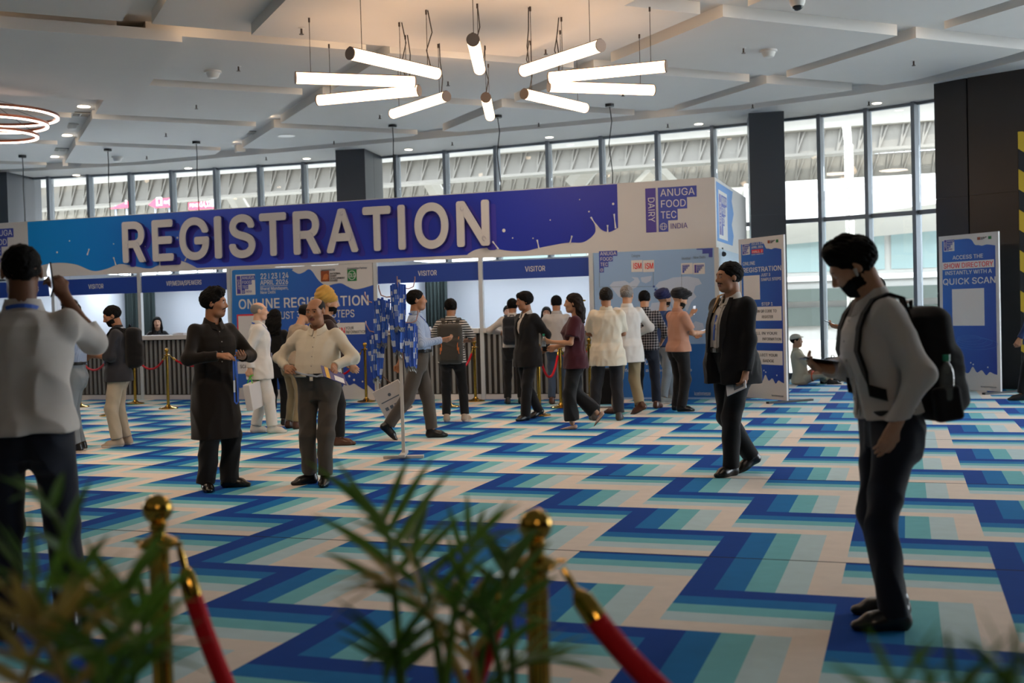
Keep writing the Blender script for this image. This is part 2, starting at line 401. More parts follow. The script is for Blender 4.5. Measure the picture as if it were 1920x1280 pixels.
def smooth_curve(pts, n=6):
    out = []
    for i in range(len(pts)-1):
        p0, p1, p2, p3 = pts[max(i-1, 0)], pts[i], pts[i+1], pts[min(i+2, len(pts)-1)]
        for k in range(n):
            t = k/n; out.append(tuple(.5*((2*p1[j])+(-p0[j]+p2[j])*t+(2*p0[j]-5*p1[j]+4*p2[j]-p3[j])*t*t+(-p0[j]+3*p1[j]-3*p2[j]+p3[j])*t**3) for j in (0, 1)))
    return out + [pts[-1]]
def logo(parent, x, z, h, y, white_card=True, dairy=True, small=False):
    """stepped fair logo: DAIRY bar, ANUGA FOOD TEC INDIA; (x, z) = lower left, h = height, on plane y"""
    e = .0015; q = h/4.
    if white_card: flat(rect(x-.07*h, x+1.17*h, z-.07*h, z+1.07*h), y, inkw, parent, e, 'logo_card')
    x1 = x
    if dairy:
        flat(rect(x, x+.24*h, z, z+h), y-e, purple, parent, e, 'logo_block')
        if not small: text('DAIRY', .15*h, Matrix.Translation((x+.06*h, y-2*e, z+.80*h)) @ Matrix.Rotation(math.pi/2, 4, 'X') @ Matrix.Rotation(-math.pi/2, 4, 'Z'), inkw, parent, e, width=.55*h)
        x1 = x+.29*h
    st = [(0, 0), (.22*h, 0), (.22*h, q), (.44*h, q), (.44*h, 2*q), (.66*h, 2*q), (.66*h, 3*q), (.88*h, 3*q), (.88*h, h), (0, h)]
    flat([(x1+a, z+b) for a, b in st], y-e, indigo, parent, e, 'logo_block')
    for s, k, w in (('ANUGA', 3, .78), ('FOOD', 2, .56), ('TEC', 1, .35)):
        text(s, .16*h, SM(x1+.05*h, z+k*q+.05*h, y-2*e), inkw, parent, e, width=w*h)
    if not small:
        for rx in (1., .45): 
            ring = [(x1+.11*h+.075*h*rx*math.cos(a*.3491), z+.12*h+.075*h*math.sin(a*.3491), ) for a in range(19)]
            MB().tube([(a, y-2*e, b) for a, b in ring], .006*h, 4).build('globe_line', inkw, parent)
        MB().tube([(x1+.035*h, y-2*e, z+.12*h), (x1+.185*h, y-2*e, z+.12*h)], .006*h, 4).build('globe_line', inkw, parent)
        if dairy: text('INDIA', .12*h, SM(x1+.26*h, z+.06*h, y-2*e), purple, parent, e, width=.38*h)

# fascia with the raised word
fas = empty('registration_fascia', (0, 0, 0), 0, 'long blue fascia board lettered REGISTRATION in raised white capitals across the booth', 'sign')
XL = -19.2
b = MB(); b.box(XL, XP[-1], YB, YB+.06, HB, HT); b.box(XP[-1]-.06, XP[-1], YB+.0605, YB+3.6, HB, HT); b.build('board', offw, fas)
bl = gradient('fascia_print', '#1090dc', '#08269c', -15.9, -4.3, [(.18, lin('#1278cc')), (.34, lin('#3450c8')), (.48, lin('#2844c0')), (.72, lin('#0c2aa6'))])
top = [(-15.87, HT-.01), (-4.28, HT-.01), (-4.28, 2.74)]
wav = smooth_curve([(-4.28, 2.72), (-4.42, 2.66), (-4.55, 2.70), (-4.66, 2.82), (-4.66, 2.66), (-4.85, 2.52), (-5.15, 2.52), (-5.6, 2.46), (-5.85, 2.36+.06), (-6.15, 2.44), (-6.45, 2.5), (-6.7, 2.48), (-6.85, 2.41)]) + [(-6.85, 2.4), (-12.1, 2.385)] \
    + smooth_curve([(-12.1, 2.385), (-12.35, 2.5), (-12.6, 2.55), (-12.95, 2.46), (-13.15, 2.415), (-13.55, 2.49), (-13.8, 2.52), (-14.1, 2.44), (-14.4, 2.42), (-14.8, 2.56), (-15.3, 2.6), (-15.87, 2.52)])
flat(top + wav, YB, bl, fas, .003, 'printed_panel')
for x, z, dx, dz in ((-13.86, 2.53, -.05, .12), (-12.9, 2.47, .02, .16), (-12.35, 2.55, .1, .14), (-6.3, 2.5, -.1, .1), (-5.6, 2.47, -.03, .12), (-5.08, 2.53, .04, .1), (-4.62, 2.78, -.1, .13), (-4.45, 2.68, .0, .09), (-4.32, 2.74, -.02, .2), (-14.5, 2.75, .05, .08)):
    MB().tube([(x, YB-.006, z-.03), (x+dx*.6, YB-.006, z+dz*.5), (x+dx, YB-.006, z+dz)], [.016, .008, .017], 6, ).build('milk_drop', inkw, fas)
for x, z, r_ in ((-6.6, 2.72, .02), (-6.2, 2.77, .03), (-6.05, 2.64, .012), (-5.4, 2.9, .012), (-5.7, 2.62, .012), (-4.75, 3.0, .014), (-4.9, 3.2, .01), (-4.35, 3.1, .02), (-13.2, 2.82, .018), (-13.9, 2.9, .014), (-14.9, 3.0, .016), (-12.7, 2.86, .016), (-12.5, 2.95, .02), (-15.2, 2.8, .02), (-13.4, 2.7, .012)):
    MB().lathe([(.001, 0), (r_, .001), (r_*.8, .006), (.001, .008)], n=10, M=SM(x, z, YB-.002)).build('milk_drop', inkw, fas)
lside = mat('letter_edge', '#33307f', .5); lface = mat('letter_face', '#cbc7c4', .45)
LX = [(-13.76, -13.08), (-12.97, -12.41), (-12.29, -11.55), (-11.38, -11.22), (-11.06, -10.42), (-10.33, -9.72), (-9.56, -8.93), (-8.86, -8.06), (-8.06, -7.47), (-7.3, -7.14), (-6.99, -6.25), (-6.12, -5.48)]
LX = []
for px0, px1 in ((228, 272), (284, 324), (335, 391), (401, 415), (428, 478), (486, 537), (549, 601), (611, 671), (680, 733), (746, 760), (777, 841), (856, 918)):
    y_ = 435; LX.append((onY(px0, y_, YB-.1)[0], onY(px1, y_, YB-.1)[0]))
prl = mat('printed_shadow_purple', '#36309c', .5)  # flat purple letter copies: the raised letters' drop shadow put into the print
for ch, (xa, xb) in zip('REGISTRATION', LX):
    for nm, y_, e_, dx, dz, ma, sd in (('letter', YB-.05, .04, 0, 0, lface, lside), ('printed_letter_shadow', YB-.006, .002, .085, -.07, prl, None)):
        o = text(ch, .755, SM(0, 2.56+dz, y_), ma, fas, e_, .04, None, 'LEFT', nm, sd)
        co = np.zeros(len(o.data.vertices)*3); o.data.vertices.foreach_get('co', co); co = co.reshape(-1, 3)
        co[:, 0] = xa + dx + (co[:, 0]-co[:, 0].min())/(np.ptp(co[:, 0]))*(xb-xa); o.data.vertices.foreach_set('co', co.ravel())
logo(fas, -3.83, 2.62, .69, YB-.001, False)
logo(fas, -17.02, 2.62, .69, YB-.001, False)
# the return of the fascia on the right end
ret = gradient('return_print', '#1c79c4', '#2a6fc0', 0, 1)
RM = Matrix(((0, 0, 1, XP[-1]), (1, 0, 0, YB), (0, 1, 0, 0), (0, 0, 0, 1)))
MB().prism([(.12, 2.45), (1.75, 2.45), (1.9, 2.62), (1.7, 2.8), (1.95, 3.0), (1.75, 3.2), (1.9, 3.37), (.12, 3.37)], 0, .003, RM).build('printed_panel', ret, fas)
MB().prism(rect(.3, 1.2, 2.5, 3.26), .003, .005, RM).build('logo_card', inkw, fas)
MB().prism(rect(.36, .52, 2.56, 3.2), .005, .007, RM).build('logo_block', purple, fas)
MB().prism([(.57, 2.56), (.72, 2.56), (.72, 2.72), (.87, 2.72), (.87, 2.88), (1.0, 2.88), (1.0, 3.04), (1.14, 3.04), (1.14, 3.2), (.57, 3.2)], .005, .007, RM).build('logo_block', indigo, fas)
for s, k, w in (('ANUGA', 3, .5), ('FOOD', 2, .38), ('TEC', 1, .25)):
    text(s, .11, RM @ Matrix.Translation((.6, 2.585+.16*k, .008)), inkw, fas, .001, width=w)
text('DAIRY', .1, RM @ Matrix.Translation((.4, 3.08, .008)) @ Matrix.Rotation(-math.pi/2, 4, 'Z'), inkw, fas, .001, width=.4)
cc_ = MB(); cc_.tube([(XP[-1]+.02, YB+.5, HB+.02), (XP[-1]+.02, YB+.5, HB-.05)], .012); cc_.tube([(XP[-1]+.0, YB+.56, HB-.07), (XP[-1]+.06, YB+.36, HB-.09)], .04)
tag(cc_.build('spotlight', mat('black_metal', '#141518', .5)), 'small black spotlight clipped under the right corner of the fascia', 'lamp')

# booth shell
tag(MB().box(XL, XP[-1]-.07, YB+2.4, YB+2.46, 0, 2.42).build('wall_booth', mat('booth_wall', '#c3c8d0', .6)), kind='structure')
for i, x in enumerate(XP):
    p = MB(); p.box(x-.035, x+.035, YB-.01, YB+.06, 0, HB); p.build('post', frame, tag(empty('booth_post'), kind='structure'))
for x in (XP[2], XP[4], XP[5], XP[8]-.03):
    tag(MB().box(x-.02, x+.02, YB+.08, YB+2.4, 0, 2.42).build('wall_partition', MATS['booth_wall']), kind='structure')
tag(MB().box(XP[-1]-.0, XP[-1]+.03, YB+.07, YB+3.6, 0, HB-.01).build('wall_booth_end', mat('booth_end', '#a9bccb', .6)), kind='structure')
rib = mat('counter_rib', '#8a8a88', .5, metal=.3); dk = mat('counter_dark', '#231f1e', .6)
bays = [(0, 1, None), (1, 2, 'BUSINESS ONE'), (2, 3, 'VISITOR'), (3, 4, 'VIP/MEDIA/SPEAKERS'), (5, 6, 'VISITOR'), (6, 7, 'VISITOR')]
clab = ['grey ribbed counter at the far left edge of the booth', 'grey ribbed counter left of the bearded backpack man', 'grey ribbed counter under the leftmost VISITOR board', 'grey ribbed counter under the VIP/MEDIA/SPEAKERS board', 'grey ribbed counter where the man in the striped shirt stands', 'grey ribbed counter where the man in the black suit passes']
wlab = ['', 'blue name board hung at the far left above the man holding up a phone', 'blue VISITOR name board hung beside the VIP/MEDIA/SPEAKERS board', 'blue name board lettered VIP/MEDIA/SPEAKERS hung over the counter', 'blue VISITOR name board hung behind the lanyard stand', 'blue VISITOR name board hung next to the world map panel']
for n, (i, j, s) in enumerate(bays):
    x0, x1 = XP[i]+.04, XP[j]-.04
    r = empty('service_counter', ((x0+x1)/2, YB, 0), 0, clab[n], 'counter', 'service counters of the booth'); h = (x1-x0)/2
    MB().box(-h, h, -.06, .5, 1.10, 1.18).build('worktop', offw, r, bevel=.004)
    MB().box(-h, h, -.012, .42, 0, .085).build('plinth', offw, r)
    MB().box(-h, h, .02, .42, .085, 1.10).build('body', dk, r)
    q = MB(); k = -h+.06
    while k < h-.05: q.box(k, k+.045, -.012, .022, .1, 1.09); k += .098
    tag(q.build('rib_panel', rib, r), 'ribbed grey front')
    if s:
        sg = empty('name_board', ((x0+x1)/2, YB+.02, 0), 0, wlab[n], 'sign', 'hanging name boards'); 
        MB().box(-h, h, 0, .03, 1.975, 2.275).build('board', navy, sg)
        if n == 1: text('BUSINESS', .085, SM(0, 2.08, -.002), inkw, sg, .001, .01, .6, 'LEFT')
        else: text(s, .085, SM(0, 2.085, -.002), inkw, sg, .001, .012, {'VISITOR': .34, 'VIP/MEDIA/SPEAKERS': .75}.get(s), 'CENTER')
        for hx in (-.6, .6): MB().tube([(hx, .015, 2.27), (hx, .015, 2.335)], .006, 6).build('hook', frame, sg)
    lamp('booth_lamp', 'AREA', ((x0+x1)/2, YB+1.3, 2.33), 34, (.86, .93, 1), shape='RECTANGLE', size=1.5, size_y=.25)
cur = mat('curtain', '#1d2a2a', .85)
for n_, (pa_, pb_, y_, lab) in enumerate(((235, 259, YB+1.9, 'dark curtain hanging behind the leftmost VISITOR counter'), (269, 290, YB+1.9, 'dark curtain hanging at the left end of the VIP counter'), (799, 839, YB+1.7, 'dark green curtain hanging behind the counter next to the lanyard stand'))):
    xa, xb = onY(pa_, 600, y_)[0], onY(pb_, 600, y_)[0]
    pts = [(xa+(xb-xa)*k/40, y_+.04*math.sin(k*.95)+.012*math.sin(k*2.1)) for k in range(41)]
    vs = [(x, y, z) for z in (.02, 2.3) for x, y in pts]; q = MB()
    q.add(vs + [(x, y+.012, z) for x, y, z in vs], [(k, k+1, 42+k, 41+k) for k in range(40)] + [(82+k, 82+41+k, 82+42+k, 83+k) for k in range(40)])
    tag(q.build('curtain', cur, smooth=80), lab, 'curtain')
# papers on the counters
pap = mat('paper', '#d9dadd', .7)
for x, w_, lab in ((-12.6, .25, 'stack of white papers in front of the seated woman at the VIP counter'), (-7.1, .4, 'white papers on the counter left of the post beside the black suit'), (-7.75, .2, 'small white paper pile on the counter by the striped shirt'), (-6.35, .22, 'white papers on the counter left of the white shirt with backpack')):
    q = MB()
    for k in range(5): q.box(-w_/2+.01*rnd.random(), w_/2, -.1, .1, .008*k, .008*k+.006, Matrix.Rotation(rnd.uniform(-.2, .2), 4, 'Z'))
    o = q.build('paper_stack', pap); o.location = (x, YB+.16, 1.18); tag(o, lab, 'papers')
# graphic panel: online registration
pa = empty('online_registration_poster', (0, 0, 0), 0, 'tall blue wall panel lettered ONLINE REGISTRATION between the booth counters', 'poster')
x0, x1 = XP[4]+.05, XP[5]-.05
MB().box(x0, x1, YB, YB+.04, 0, HB-.004).build('board', offw, pa)
pb = gradient('panel_print', '#2b7cc6', '#1f3690', x0, x1, [(.45, lin('#2c5ab2'))], 2.3, 0)
W_ = lambda px, py: tuple(onY(px, py, YB)[[0, 2]])
edge = [W_(435, 508)] + smooth_curve([W_(a, b_) for a, b_ in ((438, 506), (540, 503), (548, 507), (560, 513), (570, 510), (578, 505), (585, 508), (598, 526), (612, 535), (628, 532), (640, 531), (652, 537), (665, 542), (680, 540), (700, 534))])
bot = smooth_curve([W_(a, b_) for a, b_ in ((703, 735), (694, 726), (688, 722), (684, 730), (672, 724), (664, 719), (655, 722), (648, 714), (640, 727), (620, 722), (600, 730), (580, 726), (560, 722), (540, 726), (520, 730), (508, 722), (500, 716), (490, 727), (470, 722), (450, 727), (436, 722))])
flat(edge + bot, YB, pb, pa, .003, 'printed_panel')
for px, py, r_ in ((655, 705, .02), (668, 698, .015), (664, 712, .02), (680, 715, .015), (508, 708, .02), (500, 700, .012)):
    x, z = W_(px, py); MB().lathe([(.001, 0), (r_, .001), (r_*.8, .004), (.001, .006)], n=10, M=SM(x, z, YB-.003)).build('milk_drop', inkw, pa)
def put(s, px, py, pxw, cap, m=inkw, parent=pa, Y=YB-.005, bold=.01):   # left baseline pixel, width in px
    a = onY(px, py, Y); w_ = onY(px+pxw, py, Y)[0]-a[0]
    return text(s, cap, SM(a[0], a[2], Y), m, parent, .001, bold, w_)
lx, lz = W_(445, 551); logo(pa, lx, lz, .32, YB-.004)
put('22 | 23 | 24', 488, 523, 52, .10, bold=.02); put('APRIL 2026', 488, 534, 52, .085, bold=.02); put('Bharat Mandapam,', 488, 544, 52, .055); put('New Delhi', 488, 551, 28, .055)
a = W_(488, 536.5); MB().box(a[0], a[0]+.55, YB-.005, YB-.003, a[1]-.004, a[1]+.004).build('rule', inkw, pa)
put('Supported By', 602, 508, 26, .035, greyink); put('Knowledge Partner', 651, 505, 37, .035, greyink)
a = W_(602, 528); flat(rect(a[0], a[0]+.165, a[1], a[1]+.19), YB-.003, mat('print_brown', '#8a4420', .5), pa, .002, 'emblem')
a = W_(605, 527); flat([(a[0], a[1]+.02), (a[0]+.03, a[1]+.03), (a[0]+.05, a[1]+.02), (a[0]+.1, a[1]+.03), (a[0]+.12, a[1]+.1), (a[0]+.08, a[1]+.13), (a[0]+.03, a[1]+.11)], YB-.005, mat('print_tan', '#c0703c', .5), pa, .001, 'emblem')
for k, s in enumerate(('NATIONAL', 'DAIRY', 'DEVELOPMENT', 'BOARD')): put(s, 618.5, 514.5+4.4*k, (20, 12, 28, 14)[k], .032, ink, bold=.02)
a = W_(652, 527); flat(rect(a[0], a[0]+.175, a[1], a[1]+.2), YB-.003, mat('print_green', '#14743a', .5), pa, .002, 'emblem')
MB().tube([(a[0]+.087+.07*math.cos(k*.3307), YB-.006, a[1]+.1+.075*math.sin(k*.3307)) for k in range(20)], .006, 5).build('emblem_ring', inkw, pa)
text('DLG', .07, SM(a[0]+.035, a[1]+.065, YB-.006), inkw, pa, .001, .01, .105)
put('ONLINE REGISTRATION', 447, 579, 243, .175, bold=.025, Y=YB-.005)
put('JUST 3 SIMPLE STEPS', 518, 598, 146, .13); put('STEP 1', 470, 607, 30, .07); put('STEP 2', 606, 608, 31, .07)
a = W_(446, 648); flat(rect(a[0], a[0]+.76, a[1], a[1]+.56), YB-.003, red, pa, .002, 'code_border'); flat(rect(a[0]+.03, a[0]+.73, a[1]+.03, a[1]+.53), YB-.005, inkw, pa, .002, 'code_card')
a = W_(590, 628); flat(rect(a[0], a[0]+.98, a[1], a[1]+.2), YB-.003, inkw, pa, .004, 'white_box'); put('FILL IN', 608, 625, 38, .10, red, Y=YB-.008, bold=.02); put('YOUR', 648, 617.5, 15, .05, ink, Y=YB-.008); put('INFORMATION', 648, 625, 38, .05, ink, Y=YB-.008)
a = W_(446, 690); flat(rect(a[0], a[0]+1.1, a[1]-.1, a[1]+.12), YB-.003, inkw, pa, .004, 'white_box'); put('SCAN QR CODE', 450, 690, 50, .06, ink, Y=YB-.008)
# graphic panel: world map
mp = empty('world_map_poster', (0, 0, 0), 0, 'pale blue wall panel with white world map and red ISM cards at booth end', 'poster')
x0, x1 = XP[7]+.05, XP[8]-.03
MB().box(x0, x1, YB, YB+.04, .0, HB-.004).build('board', mat('map_blue', '#8fb0d6', .5), mp)
flat(rect(x0, x1, .03, .86), YB, mat('map_deep_blue', '#1f64ac', .5), mp, .002, 'printed_panel')
mapw = mat('map_white', '#b7c6dc', .5)
for poly in ([(1143, 535), (1150, 528), (1172, 526), (1180, 531), (1190, 524), (1184, 519), (1196, 520), (1200, 528), (1194, 538), (1180, 545), (1176, 556), (1168, 560), (1160, 556), (1152, 546)],
             [(1201, 520), (1222, 517), (1220, 526), (1211, 531), (1203, 528)],
             [(1168, 562), (1180, 566), (1192, 578), (1186, 596), (1176, 618), (1172, 616), (1172, 590), (1164, 574)],
             [(1226, 556), (1234, 540), (1229, 536), (1236, 528), (1252, 524), (1262, 520), (1290, 518), (1310, 522), (1316, 532), (1304, 536), (1300, 548), (1306, 556), (1296, 566), (1288, 584), (1282, 572), (1272, 570), (1268, 586), (1262, 578), (1258, 566), (1244, 562), (1236, 564)],
             [(1222, 568), (1240, 566), (1256, 572), (1262, 584), (1254, 598), (1248, 620), (1240, 628), (1234, 604), (1222, 592), (1218, 580)],
             [(1292, 612), (1304, 602), (1318, 606), (1322, 622), (1310, 632), (1296, 626)]):
    flat([W_(*q) for q in poly], YB, mapw, mp, .002, 'continent')
lx, lz = W_(1124, 511); logo(mp, lx, lz, .34, YB-.001, False, False)
for k, px in enumerate((1184, 1206)):
    a = W_(px, 510); flat(rect(a[0], a[0]+.178, a[1], a[1]+.185), YB, inkw, mp, .003, 'logo_card'); text('ISM', .095, SM(a[0]+.025, a[1]+.05, YB-.004), red, mp, .001, .03, .128)
for k, px in enumerate((1277.5, 1300)):
    a = W_(px, 514); flat(rect(a[0], a[0]+.18, a[1], a[1]+.17), YB, inkw, mp, .003, 'logo_card'); logo(mp, a[0]+.02, a[1]+.02, .125, YB-.003, False, bool(k), True)
for s, px, py, w_ in (('Cologne', 1184, 482, 16), ('Mumbai', 1278, 487, 16), ('New Delhi', 1300, 485, 22)): put(s, px, py, w_, .04, greyink, mp, YB-.001, 0)
st = [W_(*q) for q in ((1306, 459), (1336, 457.5), (1336, 482), (1329, 482), (1329, 475), (1317, 475.5), (1317, 468), (1306, 468))]; st = [(a_, min(b_, HB-.005)) for a_, b_ in st]; flat(st, YB, indigo, mp, .003, 'logo_block')
for q in (((1225, 510), (1225, 536)), ((1124, 511), (1124, 538)), ((1124, 538), (1226, 537)), ((1278, 514), (1278, 560))):
    MB().tube([(W_(*p_)[0], YB-.002, W_(*p_)[1]) for p_ in q], .003, 4).build('map_line', greyink, mp)
for q in ((1226, 537), (1229, 543)): a = W_(*q); flat(rect(a[0]-.015, a[0]+.015, a[1]-.015, a[1]+.015), YB-.002, navy, mp, .002, 'map_pin')
put('Taste Tec family', 1172, 684, 72, .13, inkw, mp, YB-.003, 0); put('food at around the globe', 1172, 697, 125, .05, inkw, mp, YB-.003, 0); put('koelnmesse', 1302, 741, 30, .06, inkw, mp, YB-.003, 0)

# ------------------------------------------------------------------ free-standing banners
def banner(name, A, B, h, label):
    A, B = Vector((A[0], A[1], 0)), Vector((B[0], B[1], 0)); r = empty(name, A, math.atan2(B.y-A.y, B.x-A.x), label, 'banner'); w = (B-A).length
    MB().box(0, w, 0, .03, .03, h).build('panel', offw, r)
    bm_ = MB(); bk = mat('black_metal', '#141518', .5); bm_.box(w-.06, w-.02, .032, .06, 0, 1.3); bm_.box(w-.07, w-.01, -.32, .5, 0, .03); bm_.box(.02, .06, .032, .06, 0, 1.3); bm_.box(.0, .07, -.1, .5, 0, .03); bm_.build('stand', bk, r)
    pr_ = gradient(name+'_print', '#2d6cc0', '#1c2f92', 0, w, None, h, 0)
    U = lambda u_, v_: (u_*w, v_*h)
    up = smooth_curve([U(*q) for q in ((.06, .968), (.4, .972), (.55, .966), (.62, .93), (.68, .925), (.74, .92), (.82, .925), (.95, .915))])
    dn = smooth_curve([U(*q) for q in ((.95, .115), (.9, .12), (.83, .13), (.77, .11), (.7, .14), (.62, .125), (.55, .16), (.48, .12), (.4, .125), (.3, .145), (.2, .12), (.1, .135), (.05, .12))])
    flat(up + dn, 0, pr_, r, .002, 'printed_panel')
    for u_, v_ in ((.56, .175), (.52, .185), (.8, .16), (.3, .165)): MB().lathe([(.001, 0), (.012, .001), (.001, .005)], n=8, M=SM(u_*w, v_*h, -.001)).build('milk_drop', inkw, r)
    def tx(s, u0, u1, v, cap, m=inkw, bold=.015): text(s, cap*h, SM(u0*w, v*h, -.004), m, r, .0008, bold, (u1-u0)*w)
    def rc(u0, u1, v0, v1, m, y_=-.002, nm='white_box'): flat([U(u0, v0), U(u1, v0), U(u1, v1), U(u0, v1)], y_, m, r, .001, nm)
    rc(.66, .71, .957, .975, MATS['print_brown'], -.001, 'emblem'); rc(.84, .89, .957, .975, MATS['print_green'], -.001, 'emblem')
    for k, s in enumerate(('NATIONAL DAIRY', 'DEVELOPMENT', 'BOARD')): tx(s, .72, .82-.03*k, .969-.006*k, .0045, ink, 0)
    tx('koelnmesse', .68, .93, .032, .011, greyink, 0)
    return r, w, h, tx, rc
A, B = g(1391, 747), g(1475.5, 754.8)
r, w, h, tx, rc = banner('online_registration_banner', A, B, 2.45, 'tall blue banner lettered ONLINE REGISTRATION HALL 2 behind the striding man in black suit')
logo(r, .1*w, .905*h, .15, -.002)
tx('22:23:24', .3, .56, .956, .014); tx('APRIL 2026', .3, .56, .935, .014); rc(.3, .56, .905, .928, red, -.002, 'red_box'); tx('HALL 2', .32, .54, .908, .015); tx('BHARAT MANDAPAM', .3, .56, .895, .006)
tx('ONLINE', .09, .37, .835, .022); tx('REGISTRATION', .09, .93, .79, .03, inkw, .02); tx('JUST 3', .5, .7, .76, .018); tx('SIMPLE STEPS', .5, .93, .732, .018)
rc(.1, .47, .62, .77, inkw, -.002, 'code_card')
tx('STEP 1', .5, .74, .582, .02)
for v_, s1, s2 in ((.49, 'SCAN QR CODE TO', 'REGISTER'), (.355, 'FILL IN YOUR', 'INFORMATION'), (.222, 'COLLECT YOUR', 'BADGE')):
    rc(.1, .93, v_, v_+.085, inkw); tx(s1, .3, .82, v_+.05, .017, ink); tx(s2, .5, .9 if 'INF' in s2 else .74, v_+.015, .017, ink)
A, B = g(1765, 731), g(1897, 739)
B = A+(B-A)/np.linalg.norm(B-A)*1.14; 
r, w, h, tx, rc = banner('show_directory_banner', A, B, 2.45, 'tall blue banner lettered ACCESS THE SHOW DIRECTORY beside the dark column at right')
logo(r, .1*w, .905*h, .17, -.002)
tx('ACCESS THE', .24, .75, .845, .025); rc(.06, .93, .782, .83, inkw); tx('SHOW DIRECTORY', .08, .91, .79, .032, red, .02); tx('INSTANTLY WITH A', .1, .88, .748, .025); tx('QUICK SCAN', .06, .94, .685, .04, inkw, .02)
rc(.22, .76, .42, .655, inkw, -.002, 'code_card')
for k in range(4): MB().tube([((.5+.04*k+(.2+.05*k)*math.cos(a*.2618))*w, -.003, (.34-.012*k+(.02+.005*k)*math.sin(a*.2618))*h) for a in range(25)], .002, 4).build('ripple_line', mat('print_blue', '#3f74c4', .5), r)
# ------------------------------------------------------------------ outside: canopy roof, white roof rim, low building, pattern clad column, signs
tin = mat('canopy_metal', '#8f8b82', .6, noise=.08, nscale=.8); tin2 = mat('canopy_panel', '#726e66', .6); wht = mat('white_render', '#e8e8e4', .7)
conc = mat('pale_concrete', '#b0aea8', .8, noise=.05); pave = mat('pale_paving', '#c9c7c0', .8, noise=.05, nscale=.6)
tag(MB().prism([(x, y+.02) for x, y in FAC] + [(40, 11), (60, 90), (-90, 90), (-60, 19)], -.1, -.01).build('ground_outside', pave), kind='structure')
def rot_at(p, ang): return Matrix.Translation(p) @ Matrix.Rotation(ang, 4, 'Z')
def zigzag(M, L, h, d, n):                                            # lattice fascia: strip with slanting ribs standing proud
    q = MB(); q.box(0, L, 0, d, -h/2, h/2, M)
    return q
cn = 0
for (x, y, z, L, h, ang, mat_) in ((-58, 31, 7.0, 70, 1.3, .03, tin), (-60, 34, 6.1, 74, .9, -.02, tin2), (-62, 38, 8.3, 80, 1.4, .02, tin), (-60, 43, 6.6, 74, 1.0, .04, tin2), (-30, 34, 9.2, 46, 1.8, -.16, tin), (-24, 40, 8.0, 50, 1.2, -.10, tin2)):
    M = rot_at((x, y, z), ang); q = MB(); q.box(0, L, 0, .3, -h/2, h/2, M); q.box(0, L, -.25, .35, -h/2-.08, -h/2, M)
    k = 0.
    while k < L:
        for dx in (0, .35): q.tube([M @ Vector((k+dx*.0, -.05, -h/2)), M @ Vector((k+.35*(1 if dx else .4), -.05, h/2))], .035, 4)
        k += .55
    o = q.build('canopy_beam', mat_); tag(o, kind='structure'); cn += 1
rf = MB()
for k in range(22):                                                   # corrugated roof strips over the beams
    M = rot_at((-60+2.2*0, 30+k*.9, 8.6+.18*(k % 4)), .02); rf.box(0, 84, 0, .6, 0, .05, M @ Matrix.Rotation(.35, 4, 'X'))
tag(rf.build('canopy_roof', wht), kind='structure')
for i, (px, py0, py1, Y0, w_) in enumerate(((400, 300, 420, 36, .3), (1150, 255, 350, 36, .35), (1170, 250, 350, 37, .25), (1300, 240, 360, 38, .25), (780, 290, 400, 37, .3))):
    a, b = onY(px, py0, Y0), onY(px+(70, -75, 95, -110, 60)[i], py1, Y0); q = MB(); q.tube([tuple(a), tuple(b)], w_, 6); tag(q.build('canopy_strut', tin), kind='structure')
# sloping white roof rim and the low building behind the right-hand windows
a, b = onY(1440, 372, 33), onY(1900, 322, 31); q = MB()
e = lambda px, py, Y: Vector(onY(px, py, Y))
for quad, nm, ma in (((e(1395, 432, 36), e(1930, 357, 34), e(1930, 316, 36.5), e(1395, 346, 38.5)), 'roof_rim', wht), ((e(1395, 466, 38), e(1930, 416, 36), e(1930, 357, 34), e(1395, 432, 36)), 'roof_soffit', conc)):
    q = MB(); q.add([tuple(v) for v in quad] + [tuple(v+Vector((0, .25, .05))) for v in quad], [(0, 1, 2, 3), (7, 6, 5, 4), (0, 4, 5, 1), (1, 5, 6, 2), (2, 6, 7, 3), (3, 7, 4, 0)]); tag(q.build(nm, ma), kind='structure')
bl_ = empty('glass_fronted_building', (-14, 38.5, 0), -.03, 'low pale building with greenish glass front beyond the right-hand windows', 'building')
MB().box(0, 40, 0, 6, 0, 5.4).build('wall', conc, bl_)
gb = mat('sea_green_glass', '#8fa3a2', .2, spec=.6); gd = mat('dark_planting', '#4d5650', .7)
for k in range(12):
    MB().box(.4+3.3*k, 3.5+3.3*k, -.06, -.01, 2.5, 4.1).build('window', gb, bl_); MB().box(.4+3.3*k, 3.5+3.3*k, -.06, -.01, 4.2, 4.9).build('window', gb, bl_)
MB().box(0, 40, -.6, -.0, 1.55, 1.95).build('ledge', gd, bl_); MB().box(0, 40, -.25, -.02, .75, 1.35).build('lower_window', gd, bl_); MB().box(0, 40, -.2, -.02, 2.2, 2.36).build('sill', wht, bl_)
tag(MB().box(-40, 20, 32, 32.4, 0, .45).build('planter_kerb', conc), kind='structure')
